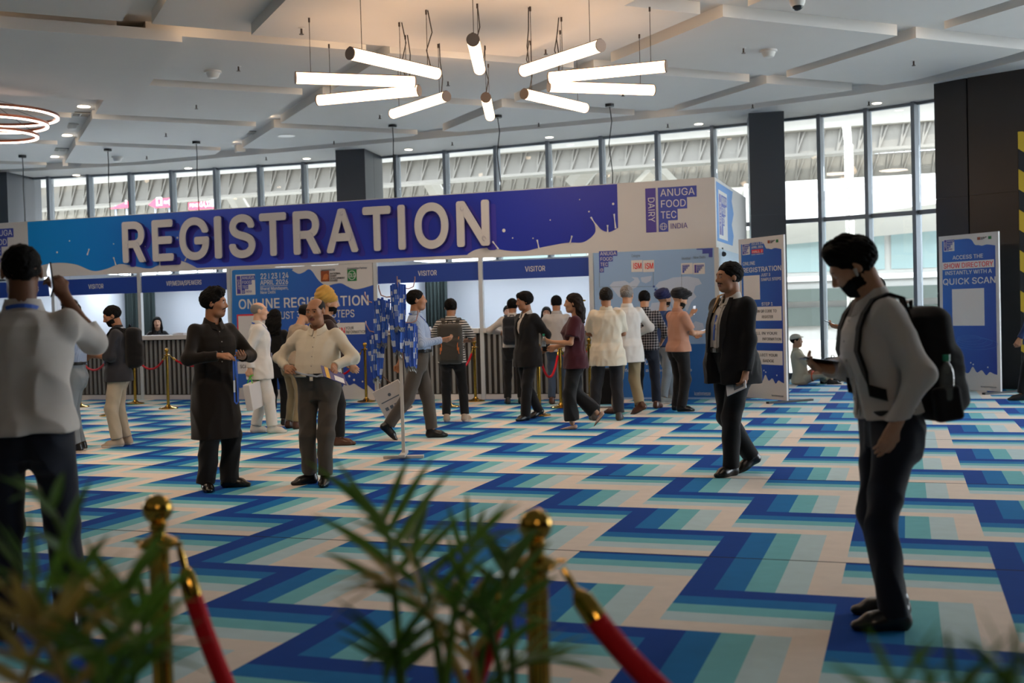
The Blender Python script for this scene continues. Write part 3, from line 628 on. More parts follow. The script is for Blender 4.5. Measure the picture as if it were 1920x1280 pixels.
# column with a honeycomb pattern
m = mat('honeycomb_cladding', '#a5a59b', .6); T = NT(m); vo = T.n('ShaderNodeTexVoronoi', feature='DISTANCE_TO_EDGE'); vo.inputs['Scale'].default_value = 4.2
vo.inputs['Randomness'].default_value = .35
T.t.links.new(T.n('ShaderNodeTexCoord').outputs['Object'], vo.inputs['Vector']); T.out(T.mix(T.m('LESS_THAN', vo.outputs['Distance'], .04), lin('#b9b7ad'), lin('#62625c')))
P0 = onY(1598, 640, 29.); q = MB(); q.tube([(P0[0], 29, 0), (P0[0], 29, 5.3)], .11, 14); q.tube([(P0[0], 29, 5.25), (P0[0]-.05, 29, 5.9), (P0[0]-.45, 28.9, 7.1), (P0[0]-.1, 28.8, 8.6)], [.12, .15, .2, .2], 4)
tag(q.build('canopy_column', m), 'pale honeycomb patterned column standing outside behind the right-hand windows', 'column')
# red direction signs hung beyond the left windows
rs = mat('sign_red', '#c2384f', .6)
for px0, px1, py0, py1, s, lab in ((208, 248, 376, 392, '2', 'small pink red wedge sign outside beyond the leftmost bays'), (282, 328, 371, 391, 'FOYER 1', 'red sign with arrow square and FOYER 1 seen outside the left windows'), (357, 408, 377, 394, 'FOYER 14,12', 'red sign lettered 14,12 seen outside the left windows')):
    a, b = onY(px0, py1, 30), onY(px1, py0, 30); r = empty('direction_sign', (a[0], 30, a[2]), 0, lab, 'sign', 'red signs outside'); w, h = b[0]-a[0], b[2]-a[2]
    if s == '2': MB().prism([(0, 0), (w, 0), (w, h)], 0, .1, XZ(0)).build('board', rs, r)
    else: MB().prism([(0, 0), (w, 0), (w, h), (0, h)] if '14' in s else [(0, h*.4), (.25, 0), (w, 0), (w, h), (.25, h)], 0, .1, XZ(0)).build('board', rs, r)
    if s == '2': text('2', .12, SM(w*.75, .12, -.11), inkw, r, .002, .03)
    elif '14' in s: text('FOYER', .1, SM(.05, .08, -.11), inkw, r, .002, .0, w*.38); text('14,12', .17, SM(w*.45, .07, -.11), inkw, r, .002, .02, w*.36); flat(rect(w*.85, w*.97, .05, .27), -.105, inkw, r, .002, 'pictogram')
    else: flat(rect(.3, .52, .06, .32), -.105, inkw, r, .002, 'pictogram'); flat([(.36, .1), (.46, .1), (.46, .2), (.5, .2), (.41, .29), (.32, .2), (.36, .2)], -.108, rs, r, .002, 'arrow'); text('FOYER', .1, SM(.58, .1, -.11), inkw, r, .002, 0, w*.26); text('1', .2, SM(w-.17, .06, -.11), inkw, r, .002, .02)
    for dx in (.2, w-.2): MB().tube([(dx, -.02, h*.5), (dx, -.02, -a[2]-.01)], .03, 6).build('post', alu, r)

# ------------------------------------------------------------------ ceiling fittings
metal = mat('dark_bronze', '#4a3d35', .5, metal=.4); lum = mat('lit_tube', '#ffcfa0', .5, emit=6.5); capm = mat('cap_bronze', '#84746a', .55); wire = mat('wire', '#3a352f', .6); cream = mat('fitting_white', '#d2cfc9', .5)
CHC, CHZ = Vector((-4.75, 12.87, 0)), 4.165
ch = empty('tube_chandelier', (CHC.x, CHC.y, CHZ), 0, 'ring of ten glowing white tubes hung like a sunburst from the ceiling', 'chandelier')
for k in range(10):
    a = math.radians(36*k); d = Vector((math.cos(a), math.sin(a), 0)); p, q_ = d*.83, d*2.23; t = d*.012
    tb = MB().tube([p+t, q_-t], .064, 18).build('lit_tube', lum, ch, 40)
    MB().tube([p-t*.2, p+t], .068, 18).build('end_cap', capm, tb, 40); MB().tube([q_-t, q_+t*.2], .068, 18).build('end_cap', capm, tb, 40)
    MB().box(.83, 2.23, -.012, .012, .058, .072, Matrix.Rotation(a, 4, 'Z')).build('top_rail', metal, tb)
    zc = .69
    for r_ in (1.0, 2.05):
        MB().tube([d*r_+Vector((0, 0, .07)), d*r_+Vector((0, 0, zc))], .004, 5).build('suspension_wire', wire, tb)
        MB().lathe([(.012, 0), (.012, .05)], (d.x*r_, d.y*r_, zc-.05), 8).build('wire_grip', metal, tb)
    s_ = d.cross(Vector((0, 0, 1)))*.05
    MB().tube([d*.95+Vector((0, 0, .07)), d*.97+s_*.7+Vector((0, 0, .25)), d*.93-s_*.4+Vector((0, 0, .45)), d*.97+Vector((0, 0, zc))], .007, 5).build('supply_cable', wire, tb)
ringl = mat('lit_ring', '#ffd9c4', .5, emit=6.); copper = mat('copper_ring', '#7a4a35', .4, metal=.6)
RC_ = onY(-10, 201, 13.6); rp = empty('ring_pendant', tuple(RC_), 0, 'three stacked glowing copper rings hung from the ceiling at the far left', 'pendant lamp')
for k, (px, py, b_) in enumerate(((82, 208, 17), (66, 225, 15), (51, 248, 13))):
    E_ = onY(px, py, 13.6); cx = onY((-10, -14, -16)[k], py-3, 13.6); R_ = E_[0]-cx[0]; z = E_[2]-RC_[2]; x_ = cx[0]-RC_[0]
    cir = lambda r_, dz, n=48: [(x_+r_*math.cos(2*math.pi*i/n), r_*math.sin(2*math.pi*i/n), z+dz) for i in range(n)]
    def hoop(r0, r1, z0, z1):
        n = 48; return MB().add(cir(r0, z0)+cir(r1, z0)+cir(r1, z1)+cir(r0, z1), [(j*n+i, j*n+(i+1) % n, ((j+1) % 4)*n+(i+1) % n, ((j+1) % 4)*n+i) for j in range(4) for i in range(n)])
    hoop(R_-.05, R_, .0, .035).build('ring', copper, rp, 40); hoop(R_-.045, R_-.006, -.02, -.001).build('lit_strip', ringl, rp, 40)
    for a in (.4, 2.5, 4.6): MB().tube([(x_+(R_-.02)*math.cos(a), (R_-.02)*math.sin(a), z+.03), (-.2, 0, 4.85-RC_[2])], .004, 4).build('suspension_wire', wire, rp)
for n_, (px, py) in enumerate(((42, 291), (202, 279), (368, 265), (736, 234), (933, 216), (1143, 195))):
    P_ = g(px, py, ZC); side_ = ('at the far left', 'second from the left', 'above the letter S of the fascia', 'by the slim dark column', 'above its letter N', 'at the right')[n_]
    r = empty('cable_pendant', (P_[0], P_[1], ZC), 0, 'thin black cable pendant hanging behind the fascia, ' + side_, 'pendant lamp', 'black cable pendants over the booth')
    MB().lathe([(.075, -.05), (.078, -.045), (.078, 0)], n=16).build('ceiling_rose', mat('black_metal', '#141518', .5), r, 40)
    w_ = .03 if n_ in (4, 5) else .008
    MB().tube([(0, 0, -.05), (w_, 0, -.3), (-w_, 0, -.7), (w_*.8, 0, -1.2), (0, 0, -1.95)], .009, 5).build('cable', mat('black_metal', '#141518', .5), r)
    MB().lathe([(.03, .1), (.12, 0), (.16, -.16), (.155, -.16), (.11, -.01)], (0, 0, -2.0), 18).build('shade', mat('black_metal', '#141518', .5), r, 40)
def zceil(px, py):                                                    # lowest ceiling face seen at a pixel
    for z_ in (4.86,):
        P_ = g(px, py, z_); s_, d_ = P_[0]+P_[1], P_[1]-P_[0]
        if (s_ < 3.65 and 20.4 < d_ < 26.2) or (4.65 < s_ < 9.75 and d_ < 19.5): return z_
    return ZC
SPR = [(565, 58, 'beside the left wires of the tube chandelier'), (447, 129, 'near the smoke detector at upper left'), (368, 201, 'between two coves left of the chandelier'), (311, 254, 'right of the left cable pendants'), (275, 297, 'over the leftmost windows'), (626, 269, 'over the slim dark column'), (840, 157, 'just below the chandelier tubes'), (712, 220, 'left of the pendant near the slim dark column'), (1010, 235, 'over the windows at centre'), (1168, 177, 'near the right chandelier tubes'), (1023, 97, 'under the chandelier panel'), (1252, 237, 'over the windows right of centre'), (1394, 95, 'left of the right smoke detector'), (1713, 119, 'on the panel at upper right'), (1411, 200, 'above the dark column behind the banner'), (1629, 195, 'beside the right downlight'), (499, 299, 'over the windows behind the raised word'), (848, 271, 'over the windows above the letter O')]
for px, py, wh in SPR:
    z_ = zceil(px, py); P_ = g(px, py-5, z_); r = empty('sprinkler', (P_[0], P_[1], z_), rnd.random()*3, 'small dark ceiling sprinkler ' + wh, 'sprinkler', 'ceiling sprinklers')
    MB().lathe([(.02, -.006), (.04, -.004), (.04, 0)], n=12).build('escutcheon', cream, r); MB().lathe([(.014, -.06), (.012, -.03), (.012, -.005)], n=8).build('body', metal, r); MB().lathe([(.028, -.075), (.03, -.07), (.012, -.062)], n=12).build('deflector', metal, r)
for px, py, lab in ((399, 137, 'white smoke detector on the ceiling at upper left'), (1441, 98, 'white smoke detector on the ceiling at upper right'), (220, 298, 'small white smoke detector above the left windows'), (135, 236, 'small smoke detector in the cove between the grilles')):
    z_ = zceil(px, py) if px != 135 else 5.15; P_ = g(px, py-4, z_); r = empty('smoke_detector', (P_[0], P_[1], z_), 0, lab, 'smoke detector', 'smoke detectors')
    MB().lathe([(.06, -.1), (.075, -.09), (.1, -.03)], n=20).build('cap', cream, r, 40); MB().lathe([(.12, -.03), (.12, 0)], n=20).build('base', cream, r, 40)
P_ = g(1495, -4, ZC); cv = empty('dome_camera', (P_[0], P_[1], ZC), 0, 'white ceiling dome camera with a black lens at the top edge', 'camera')
MB().lathe([(.07, -.1), (.09, -.06), (.1, 0)], n=20).build('housing', cream, cv, 40); MB().lathe([(.001, -.15), (.03, -.145), (.06, -.12), (.068, -.095)], n=20).build('lens_dome', mat('dark_lens', '#0c0d10', .1), cv, 60)
P_ = g(537, 254, ZC); tag(MB().lathe([(.16, -.012), (.17, 0)], (P_[0], P_[1], ZC), 24).build('ceiling_speaker', cream, None, 40), 'round white ceiling speaker left of the chandelier', 'speaker')
dl = mat('lit_downlight', '#fff1dd', .5, emit=9.)
for px, py, z_, lab in ((157, 199, 5.15, 'lit downlight above the upper air grille at left'), (125, 253, 5.15, 'lit downlight between the two air grilles at left'), (101, 293, 5.15, 'lit downlight beyond the lower air grille at left'), (143, 328, ZC, 'small lit downlight above the leftmost windows'), (353, 315, ZC, 'small lit downlight above the windows left of centre'), (575, 297, ZC, 'small lit downlight left of the slim dark column'), (766, 280, ZC, 'small lit downlight right of the slim dark column'), (1030, 257, ZC, 'small lit downlight above the windows at centre'), (1310, 232, ZC, 'small downlight left of the column behind the banner'), (1644, 193, ZC, 'small lit downlight above the tall right windows')):
    P_ = g(px, py, z_); r = empty('downlight', (P_[0], P_[1], z_), 0, lab, 'downlight', 'recessed downlights'); R_ = .11 if z_ > 5.1 else .085
    MB().lathe([(R_, -.006), (R_+.015, -.004), (R_+.015, 0)], n=20).build('trim_ring', cream, r, 40); MB().lathe([(R_-.005, -.009), (R_-.005, -.006)], n=20).build('lens', dl, r)
for quad, lab in (((137, 203, 165, 222), 'upper black air grille in the cove at left'), ((98, 268, 124, 290), 'lower black air grille in the cove at left'), ((464, 240, 488, 255), 'small dark air grille in the second cove')):
    P_ = g((quad[0]+quad[2])/2, (quad[1]+quad[3])/2, 5.15); r = empty('air_grille', (P_[0], P_[1], 5.15), math.radians(-45), lab, 'air grille', 'air grilles')
    MB().box(-.14, .14, -.42, .42, -.012, -.001).build('duct_plate', mat('black_metal', '#141518', .5), r)
    for k in range(-3, 4): MB().box(-.15, .15, k*.14-.008, k*.14+.008, -.03, -.012).build('blade', cream, r)
    for k in (-1, 0, 1): MB().box(k*.14-.008, k*.14+.008, -.43, .43, -.03, -.0125).build('frame_bar', cream, r)
# ------------------------------------------------------------------ bodies and clothes: implicit surfaces meshed with surface nets
V = lambda *a: np.array(a, float)
def rotm(yaw=0, pitch=0, roll=0):                                     # yaw clockwise seen from above, pitch = nod down, roll = tilt to the right
    cy, sy, cp, sp, cr, sr = math.cos(yaw), math.sin(yaw), math.cos(pitch), math.sin(pitch), math.cos(roll), math.sin(roll)
    Rz = np.array([[cy, sy, 0], [-sy, cy, 0], [0, 0, 1.]]); Rx = np.array([[1, 0, 0], [0, cp, sp], [0, -sp, cp]]); Ry = np.array([[cr, 0, sr], [0, 1, 0], [-sr, 0, cr]])
    return Rz @ Rx @ Ry
class RC:                                                             # rounded cone, optionally flattened along NRM by Q
    def __init__(s, a, b, ra, rb, nrm=None, q=1.):
        s.a, s.b, s.ra, s.rb = np.asarray(a, float), np.asarray(b, float), ra, rb; s.nrm = None if nrm is None else np.asarray(nrm)/np.linalg.norm(nrm); s.q = q
        s.c = (s.a+s.b)/2; s.R = np.linalg.norm(s.b-s.a)/2+max(ra, rb)*max(1, q)
    def __call__(s, p):
        d = s.b-s.a; w = p-s.a; t = np.clip(w @ d/max(d @ d, 1e-9), 0, 1); v = w-t[:, None]*d
        if s.nrm is not None: v = v+np.outer((v @ s.nrm)*(1/s.q-1), s.nrm)
        return (np.sqrt((v*v).sum(1))-(s.ra+t*(s.rb-s.ra)))*min(1, s.q)
class EL:
    def __init__(s, c, r, M=None): s.c, s.r, s.M = np.asarray(c, float), np.asarray(r, float), M; s.R = max(r)
    def __call__(s, p):
        w = p-s.c
        if s.M is not None: w = w @ s.M
        k0 = np.sqrt(((w/s.r)**2).sum(1)); k1 = np.sqrt(((w/s.r**2)**2).sum(1))
        return k0*(k0-1)/np.maximum(k1, 1e-6)
class BX:
    def __init__(s, c, h, M=None, r=.01): s.c, s.h, s.M, s.r = np.asarray(c, float), np.asarray(h, float)-r, M, r; s.R = float(np.linalg.norm(h))
    def __call__(s, p):
        w = p-s.c
        if s.M is not None: w = w @ s.M
        q = np.abs(w)-s.h
        return np.sqrt((np.maximum(q, 0)**2).sum(1))+np.minimum(q.max(1), 0)-s.r
class LOFT:                                                           # stack of super-elliptic sections (z, half width, half depth, forward offset)
    def __init__(s, o, M, sec, e=2.4):
        s.o, s.M, s.sec, s.e = np.asarray(o, float), M, np.array(sec, float), e
        zs = s.sec[:, 0]; s.c = s.o + M @ V(0, 0, (zs[0]+zs[-1])/2); s.R = (zs[-1]-zs[0])/2+s.sec[:, 1:3].max()+.05
    def __call__(s, p):
        w = (p-s.o) @ s.M; z = w[:, 2]; S = s.sec
        f = lambda k: np.interp(z, S[:, 0], S[:, k])
        a, b, off = f(1), f(2), f(3)
        k = (np.abs(w[:, 0]/a)**s.e+np.abs((w[:, 1]-off)/b)**s.e)**(1/s.e)
        d = (k-1)*np.minimum(a, b)*.9
        dz = np.maximum(S[0, 0]-z, z-S[-1, 0])
        return np.where(dz > 0, np.maximum(d, 0)*.9+dz, np.maximum(d, dz))
def smin(a, b, k):
    h = np.maximum(k-np.abs(a-b), 0)/k; return np.minimum(a, b)-h*h*k*.25
def smax(a, b, k): return -smin(-a, -b, k)
class UN:                                                             # smooth union with far pieces skipped
    def __init__(s, ps, k=.02, sub=(), ksub=.01, cut=(), fold=None, kcut=.004):
        s.ps, s.k, s.sub, s.ksub, s.cut, s.fold, s.kcut = ps, k, sub, ksub, cut, fold, kcut
        lo = np.min([q.c-q.R for q in ps], 0); hi = np.max([q.c+q.R for q in ps], 0); s.lo, s.hi = lo, hi; s.c = (lo+hi)/2; s.R = np.linalg.norm(hi-lo)/2
    def __call__(s, p):
        d = np.full(len(p), 1e3)
        for q in s.ps:
            near = ((p-q.c)**2).sum(1) < (q.R+.12)**2
            far = ~near
            if far.any():
                df = np.sqrt(((p[far]-q.c)**2).sum(1))-q.R; d[far] = np.minimum(d[far], np.maximum(df, .1))
            if near.any(): d[near] = smin(d[near], q(p[near]), s.k)
        if s.fold is not None: d = d+s.fold(p)*np.clip(1-np.abs(d)*12, 0, 1)
        for q in s.sub: d = smax(d, -q(p), s.ksub)
        for o, n in s.cut: d = smax(d, (p-o) @ n, s.kcut)             # keep the side against n
        return d
class CT:                                                             # a piece cut off square by a plane (cuffs, hems)
    def __init__(s, q, o, n): s.q, s.o, s.n = q, o, n; s.c, s.R = q.c, q.R
    def __call__(s, p): return np.maximum(s.q(p), (p-s.o) @ s.n)
def folds(amp, seed, stretch=(1, 1, .55), f=17.):                     # soft cloth wrinkles
    r = np.random.RandomState(seed); ks = r.normal(size=(5, 3))*f*np.array(stretch); ph = r.uniform(0, 6.3, 5)
    def fn(p):
        w = np.sin(p @ ks[0]+ph[0]); a = 0
        for k, h in zip(ks[1:], ph[1:]): a = a+np.sin(p @ k+h+1.6*w)
        return amp*(np.abs(a*.5)-.5)
    return fn
def mesh_sdf(name, fn, res, lo=None, hi=None, m=None, parent=None, paint=None):
    lo = (fn.lo if lo is None else np.asarray(lo))-res*3-.015; hi = (fn.hi if hi is None else np.asarray(hi))+res*3+.015
    B = 6; n = np.ceil((hi-lo)/res/B).astype(int)*B+1
    nb = (n-1)//B; ctr = np.stack(np.meshgrid(*[np.arange(k) for k in nb], indexing='ij'), -1).reshape(-1, 3)
    cd = fn(lo+(ctr*B+B/2)*res); act = np.abs(cd) < res*B*1.35+.02
    Fv = np.ones(tuple(n), np.float32)
    for bi in ctr[(~act) & (cd < 0)]: Fv[bi[0]*B:bi[0]*B+B+1, bi[1]*B:bi[1]*B+B+1, bi[2]*B:bi[2]*B+B+1] = -1
    if not act.any(): return None
    off = np.stack(np.meshgrid(*[np.arange(B+1)]*3, indexing='ij'), -1).reshape(-1, 3)
    A = ctr[act]
    for c0 in range(0, len(A), 1500):
        idx = (A[c0:c0+1500, None, :]*B+off[None]).reshape(-1, 3)
        Fv[idx[:, 0], idx[:, 1], idx[:, 2]] = fn(lo+idx*res)
    S = Fv < 0
    cnt = np.zeros(tuple(n-1), np.int8)
    for i in (0, 1):
        for j in (0, 1):
            for k in (0, 1): cnt += S[i:n[0]-1+i, j:n[1]-1+j, k:n[2]-1+k]
    cell = np.argwhere((cnt > 0) & (cnt < 8))
    if len(cell) == 0: return None
    vid = np.full(tuple(n-1), -1, np.int32); vid[cell[:, 0], cell[:, 1], cell[:, 2]] = np.arange(len(cell))
    acc = np.zeros((len(cell), 3)); num = np.zeros(len(cell))
    cor = [(i, j, k) for i in (0, 1) for j in (0, 1) for k in (0, 1)]
    for a in cor:
        for ax in range(3):
            if a[ax]: continue
            b = list(a); b[ax] = 1
            fa = Fv[cell[:, 0]+a[0], cell[:, 1]+a[1], cell[:, 2]+a[2]]; fb = Fv[cell[:, 0]+b[0], cell[:, 1]+b[1], cell[:, 2]+b[2]]
            x = (fa < 0) != (fb < 0); t = np.zeros(len(cell)); t[x] = fa[x]/(fa[x]-fb[x])
            q = np.tile(np.array(a, float), (len(cell), 1)); q[:, ax] += t
            acc[x] += q[x]; num[x] += 1
    vs = lo+(cell+acc/np.maximum(num, 1)[:, None])*res
    faces = []
    for ax in range(3):
        u, v = (ax+1) % 3, (ax+2) % 3
        s0 = [slice(None)]*3; s1 = [slice(None)]*3; s0[ax] = slice(0, n[ax]-1); s1[ax] = slice(1, n[ax])
        a, b = S[tuple(s0)], S[tuple(s1)]; e = np.argwhere(a != b)
        e = e[(e[:, u] > 0) & (e[:, v] > 0) & (e[:, u] < n[u]-1) & (e[:, v] < n[v]-1)]
        if len(e) == 0: continue
        ins = a[e[:, 0], e[:, 1], e[:, 2]]
        def q(du, dv):
            w = e.copy(); w[:, u] += du; w[:, v] += dv; return vid[w[:, 0], w[:, 1], w[:, 2]]
        f = np.stack([q(-1, -1), q(0, -1), q(0, 0), q(-1, 0)], 1); f[~ins] = f[~ins][:, ::-1]
        faces.append(f[(f >= 0).all(1)])
    fc = np.concatenate(faces); me = bpy.data.meshes.new(name)
    me.vertices.add(len(vs)); me.vertices.foreach_set('co', vs.astype(np.float32).ravel())
    me.loops.add(len(fc)*4); me.loops.foreach_set('vertex_index', fc.astype(np.int32).ravel())
    me.polygons.add(len(fc)); me.polygons.foreach_set('loop_start', np.arange(len(fc), dtype=np.int32)*4)
    me.polygons.foreach_set('use_smooth', np.ones(len(fc), bool))
    ms = m if isinstance(m, (list, tuple)) else [m]
    for x in ms: me.materials.append(x)
    if paint is not None: me.polygons.foreach_set('material_index', paint(vs[fc].mean(1)).astype(np.int32))
    me.update(calc_edges=True); me.validate()
    return link(name, me, parent)

# ------------------------------------------------------------------ the person builder (all lengths for a height of 1.70 m, then scaled)
def skin_mat(tone): return mat('skin_'+tone, {'light': '#c49a80', 'mid': '#b18467', 'tan': '#9c6e52', 'deep': '#6b452f'}[tone], .55, spec=.4)
hairm = {'black': mat('hair_black', '#080707', .75, spec=.15, bump=.5, bscale=160), 'grey': mat('hair_grey', '#75716e', .6, bump=.4, bscale=160), 'greyblack': mat('hair_greying', '#1d1b1a', .7, spec=.2, bump=.4, bscale=160), 'brown': mat('hair_brown', '#170d09', .65, spec=.2, bump=.6, bscale=120)}
eyew = mat('eye_white', '#cfc7c0', .3); eyeb = mat('iris_dark', '#120b08', .2); lipm = mat('lips', '#6b3a33', .5)
def cloth(name, hexc, rough=.85, bump=.25): return mat('cloth_'+name, hexc, rough, spec=.2, bump=bump, bscale=420, noise=.05, nscale=9, sheen=.15)
def ik(a, w, l1, l2, hint):                                           # joint between a and w
    d = w-a; L = np.linalg.norm(d); Lm = (l1+l2)*.998
    if L > Lm: w = a+d*(Lm/L); d = w-a; L = Lm
    x = (l1*l1-l2*l2+L*L)/(2*L); h = math.sqrt(max(l1*l1-x*x, 0)); n = d/L; hint = np.asarray(hint, float); t = hint-n*(hint @ n); t = t/max(np.linalg.norm(t), 1e-6)
    return a+n*x+t*h, w
def hand_prims(w, d, pn, s, curl, side, spread=.16, thumb=.6, pinch=False):
    """w wrist, d along the hand, pn palm normal (out of the palm), side +1 right hand; returns finger pieces"""
    d = d/np.linalg.norm(d); pn = pn-d*(pn @ d); pn = pn/np.linalg.norm(pn); tx = np.cross(d, pn)*-side    # towards the thumb
    ps = [RC(w-d*.01, w+d*.035, .027*s, .03*s, pn, .62), RC(w+d*.03+tx*.018*s, w+d*.082*s+tx*.024*s, .022*s, .021*s, pn, .6), RC(w+d*.03-tx*.014*s, w+d*.078*s-tx*.022*s, .022*s, .02*s, pn, .6)]
    fg = []
    for i, (o, L, ex) in enumerate(((.031, .072, 0), (.011, .082, .03), (-.010, .076, .06), (-.029, .06, .1))):
        p = w+d*(.086-.004*abs(i-1))*s+tx*o*s; c = curl+ex; dd = d+tx*(o*spread*6); dd = dd/np.linalg.norm(dd); r = (.0092, .0095, .009, .008)[i]*s
        for j, (fl_, fr) in enumerate(((.55, .45), (1.0, .31), (.8, .24))):
            an = c*fl_*1.05; dd = dd*math.cos(an)+pn*math.sin(an); dd = dd/np.linalg.norm(dd)
            q = p+dd*L*fr*s; fg.append(RC(p, q, r*(1-.08*j), r*(1-.08*(j+1)))); p = q
            pn_ = pn
    p = w+d*.03*s+tx*.03*s; dd = d*.72+tx*.62+pn*.25*thumb; dd = dd/np.linalg.norm(dd); q = p+dd*.04*s; fg.append(RC(p-tx*.012*s, q, .014*s, .0115*s))
    d2 = d*.86+tx*(.1-.25*thumb)+pn*.45*thumb; d2 = d2/np.linalg.norm(d2); q2 = q+d2*.032*s; fg.append(RC(q, q2, .0108*s, .0098*s)); d3 = d2+pn*.3*thumb-tx*.25*thumb; d3 = d3/np.linalg.norm(d3); fg.append(RC(q2, q2+d3*.022*s, .0098*s, .0085*s))
    return ps, fg, tx
def person(name_label, px, py, H, face, head=(0, 0, 0), lean=0., side=0., twist=0., arms=None, legs=None, skin='tan', hair='short', hairc='black', beard=0, top=None, bottom=None, shoe=None,
           build=1., belly=0., res=.0095, drop=0., fem=False, seed=1, loc=None, extras=None, group=None, hres=None):
    s = H/1.70
    G = g(px, py) if loc is None else np.array(loc, float)
    ryaw = YAW-math.atan((px-960)/F); rz = ryaw-math.radians(face)
    root = empty('person', (G[0], G[1], G[2] if loc is not None else 0), rz, name_label, 'person', group)
    # torso frame
    Mt = rotm(twist, lean, side); pel = V(0, 0, .915-drop); P = lambda x, y, z: pel+Mt @ V(x, y, z-.915)      # z as if standing upright
    Mp = rotm(twist*.4, lean*.35, side*.3)
    bw = build; sh = (.15 if fem else .17)*(.5+.5*bw)
    neck = P(0, -.012, 1.435); hd = neck+Mt @ V(0, .012, .075)
    Mh = Mt @ rotm(*[math.radians(a) for a in head]) if not isinstance(head, np.ndarray) else head
    hc = hd+Mh @ V(0, .014, .095)
    X = dict(root=root, s=s, P=P, hc=hc, Mh=Mh, Mt=Mt, pel=pel, neck=neck, H=H, res=res)
    # arms and legs
    A = {}
    arms = arms or {}
    for sd, nm in ((1, 'R'), (-1, 'L')):
        a = dict(arms.get(nm, {})); S_ = P(sd*sh, -.012, 1.375)+V(*a.get('sh', (0, 0, 0)))
        w = V(*a['w']) if 'w' in a else S_+V(sd*.055, .03, -.535)
        e, w = ik(S_, w, .285, .255, a.get('e', (sd*.35, -1, -.1)))
        dr = w-e; dr = dr/np.linalg.norm(dr); hdv = V(*a['hd']) if 'hd' in a else dr
        pn = V(*a['pn']) if 'pn' in a else V(-sd, .25, 0)
        A[nm] = dict(S=S_, E=e, W=w, hd=hdv/np.linalg.norm(hdv), pn=pn, curl=a.get('curl', .45), thumb=a.get('thumb', .6), sd=sd)
    L = {}
    legs = legs or {}
    for sd, nm in ((1, 'R'), (-1, 'L')):
        l = dict(legs.get(nm, {})); hp = pel+Mp @ V(sd*.092*(.6+.4*bw), 0, -.035)
        an = V(*l.get('a', (sd*.11, -.01, .085))); k, an = ik(hp, an, .418, .388, l.get('k', (sd*.08, 1, 0)))
        L[nm] = dict(hp=hp, K=k, A=an, yaw=math.radians(l.get('yaw', sd*10)), pit=math.radians(l.get('pitch', 0)), sd=sd)
    X['A'], X['L'] = A, L
    sc = lambda fnlist: fnlist
    # ---------------- body
    hp_ = []                                                           # head
    T_ = lambda x, y, z: hc+Mh @ V(x, y, z)
    fw_ = .93 if fem else 1.
    hp_ += [EL(T_(0, -.018, .03), (.077, .096, .083), Mh), EL(T_(0, .026, -.03), (.059*fw_, .062, .082), Mh), RC(T_(-.03*fw_, .03, -.082), T_(.03*fw_, .03, -.082), .03, .03), RC(T_(0, .066, -.092), T_(0, .06, -.098), .02*fw_, .018),
            RC(T_(-.045, .058, -.022), T_(-.03, .07, -.03), .02, .016), RC(T_(.045, .058, -.022), T_(.03, .07, -.03), .02, .016), RC(T_(-.036, .073, .025), T_(.036, .073, .025), .014, .014)]
    face_ = [RC(T_(0, .088, .012), T_(0, .107, -.024), .008, .012), RC(T_(-.011, .094, -.031), T_(.011, .094, -.031), .0085, .0085), RC(T_(-.019, .083, -.057), T_(.019, .083, -.057), .0075, .0075), RC(T_(-.015, .081, -.067), T_(.015, .081, -.067), .0085, .0085)]
    eyes = [EL(T_(sd*.031, .0765, .006), (.0135, .0125, .0125)) for sd in (1, -1)]
    ears = [EL(T_(sd*.079, -.008, -.004), (.009, .019, .031), Mh @ rotm(0, .15, 0)) for sd in (1, -1)]
    headU = UN([UN(hp_, .035, [EL(T_(sd*.032, .1, .007), (.019, .018, .013)) for sd in (1, -1)], .016), UN(face_, .012), UN(eyes, .002), UN(ears, .004)], .012)
    nk = .058*(.86 if fem else 1)*(.7+.3*bw)
    trunk = [RC(neck-Mt @ V(0, .012, .02), hd+Mh @ V(0, -.008, .035), nk*1.06, nk*.95), LOFT(pel, Mt, [(-.06, .14*bw, .09*bw, 0), (.1, .125*bw, .085*bw, .005), (.32, .14*bw, .095*bw, .0), (.44, .13*bw, .08*bw, -.01), (.49, .06, .05, -.015)]),
             RC(P(-sh, -.012, 1.375), P(sh, -.012, 1.375), .034, .034)]
    limb = []; fingers = []; palms = []
    for a in A.values():
        r = .88 if fem else 1.
        limb += [RC(a['S'], a['E'], .038*r*bw**.5, .033*r), RC(a['E'], a['E']+(a['W']-a['E'])*.35, .033*r, .035*r), RC(a['E']+(a['W']-a['E'])*.35, a['W'], .035*r, .025*r)]
        ps, fg, tx = hand_prims(a['W'], a['hd'], a['pn'], .95*r**.5, a['curl'], a['sd'], thumb=a['thumb']); palms += ps; fingers += fg; a['tx'] = tx
    for l in L.values(): limb += [RC(l['hp'], l['K'], .075, .05), RC(l['K'], l['K']+(l['A']-l['K'])*.35, .048, .05), RC(l['K']+(l['A']-l['K'])*.35, l['A'], .05, .034)]
    bodyU = UN([UN(trunk, .04), UN(limb, .02), UN([UN(palms, .012), UN(fingers, .005)], .01), headU], .016)
    sm_ = skin_mat(skin); hm = hairm[hairc]
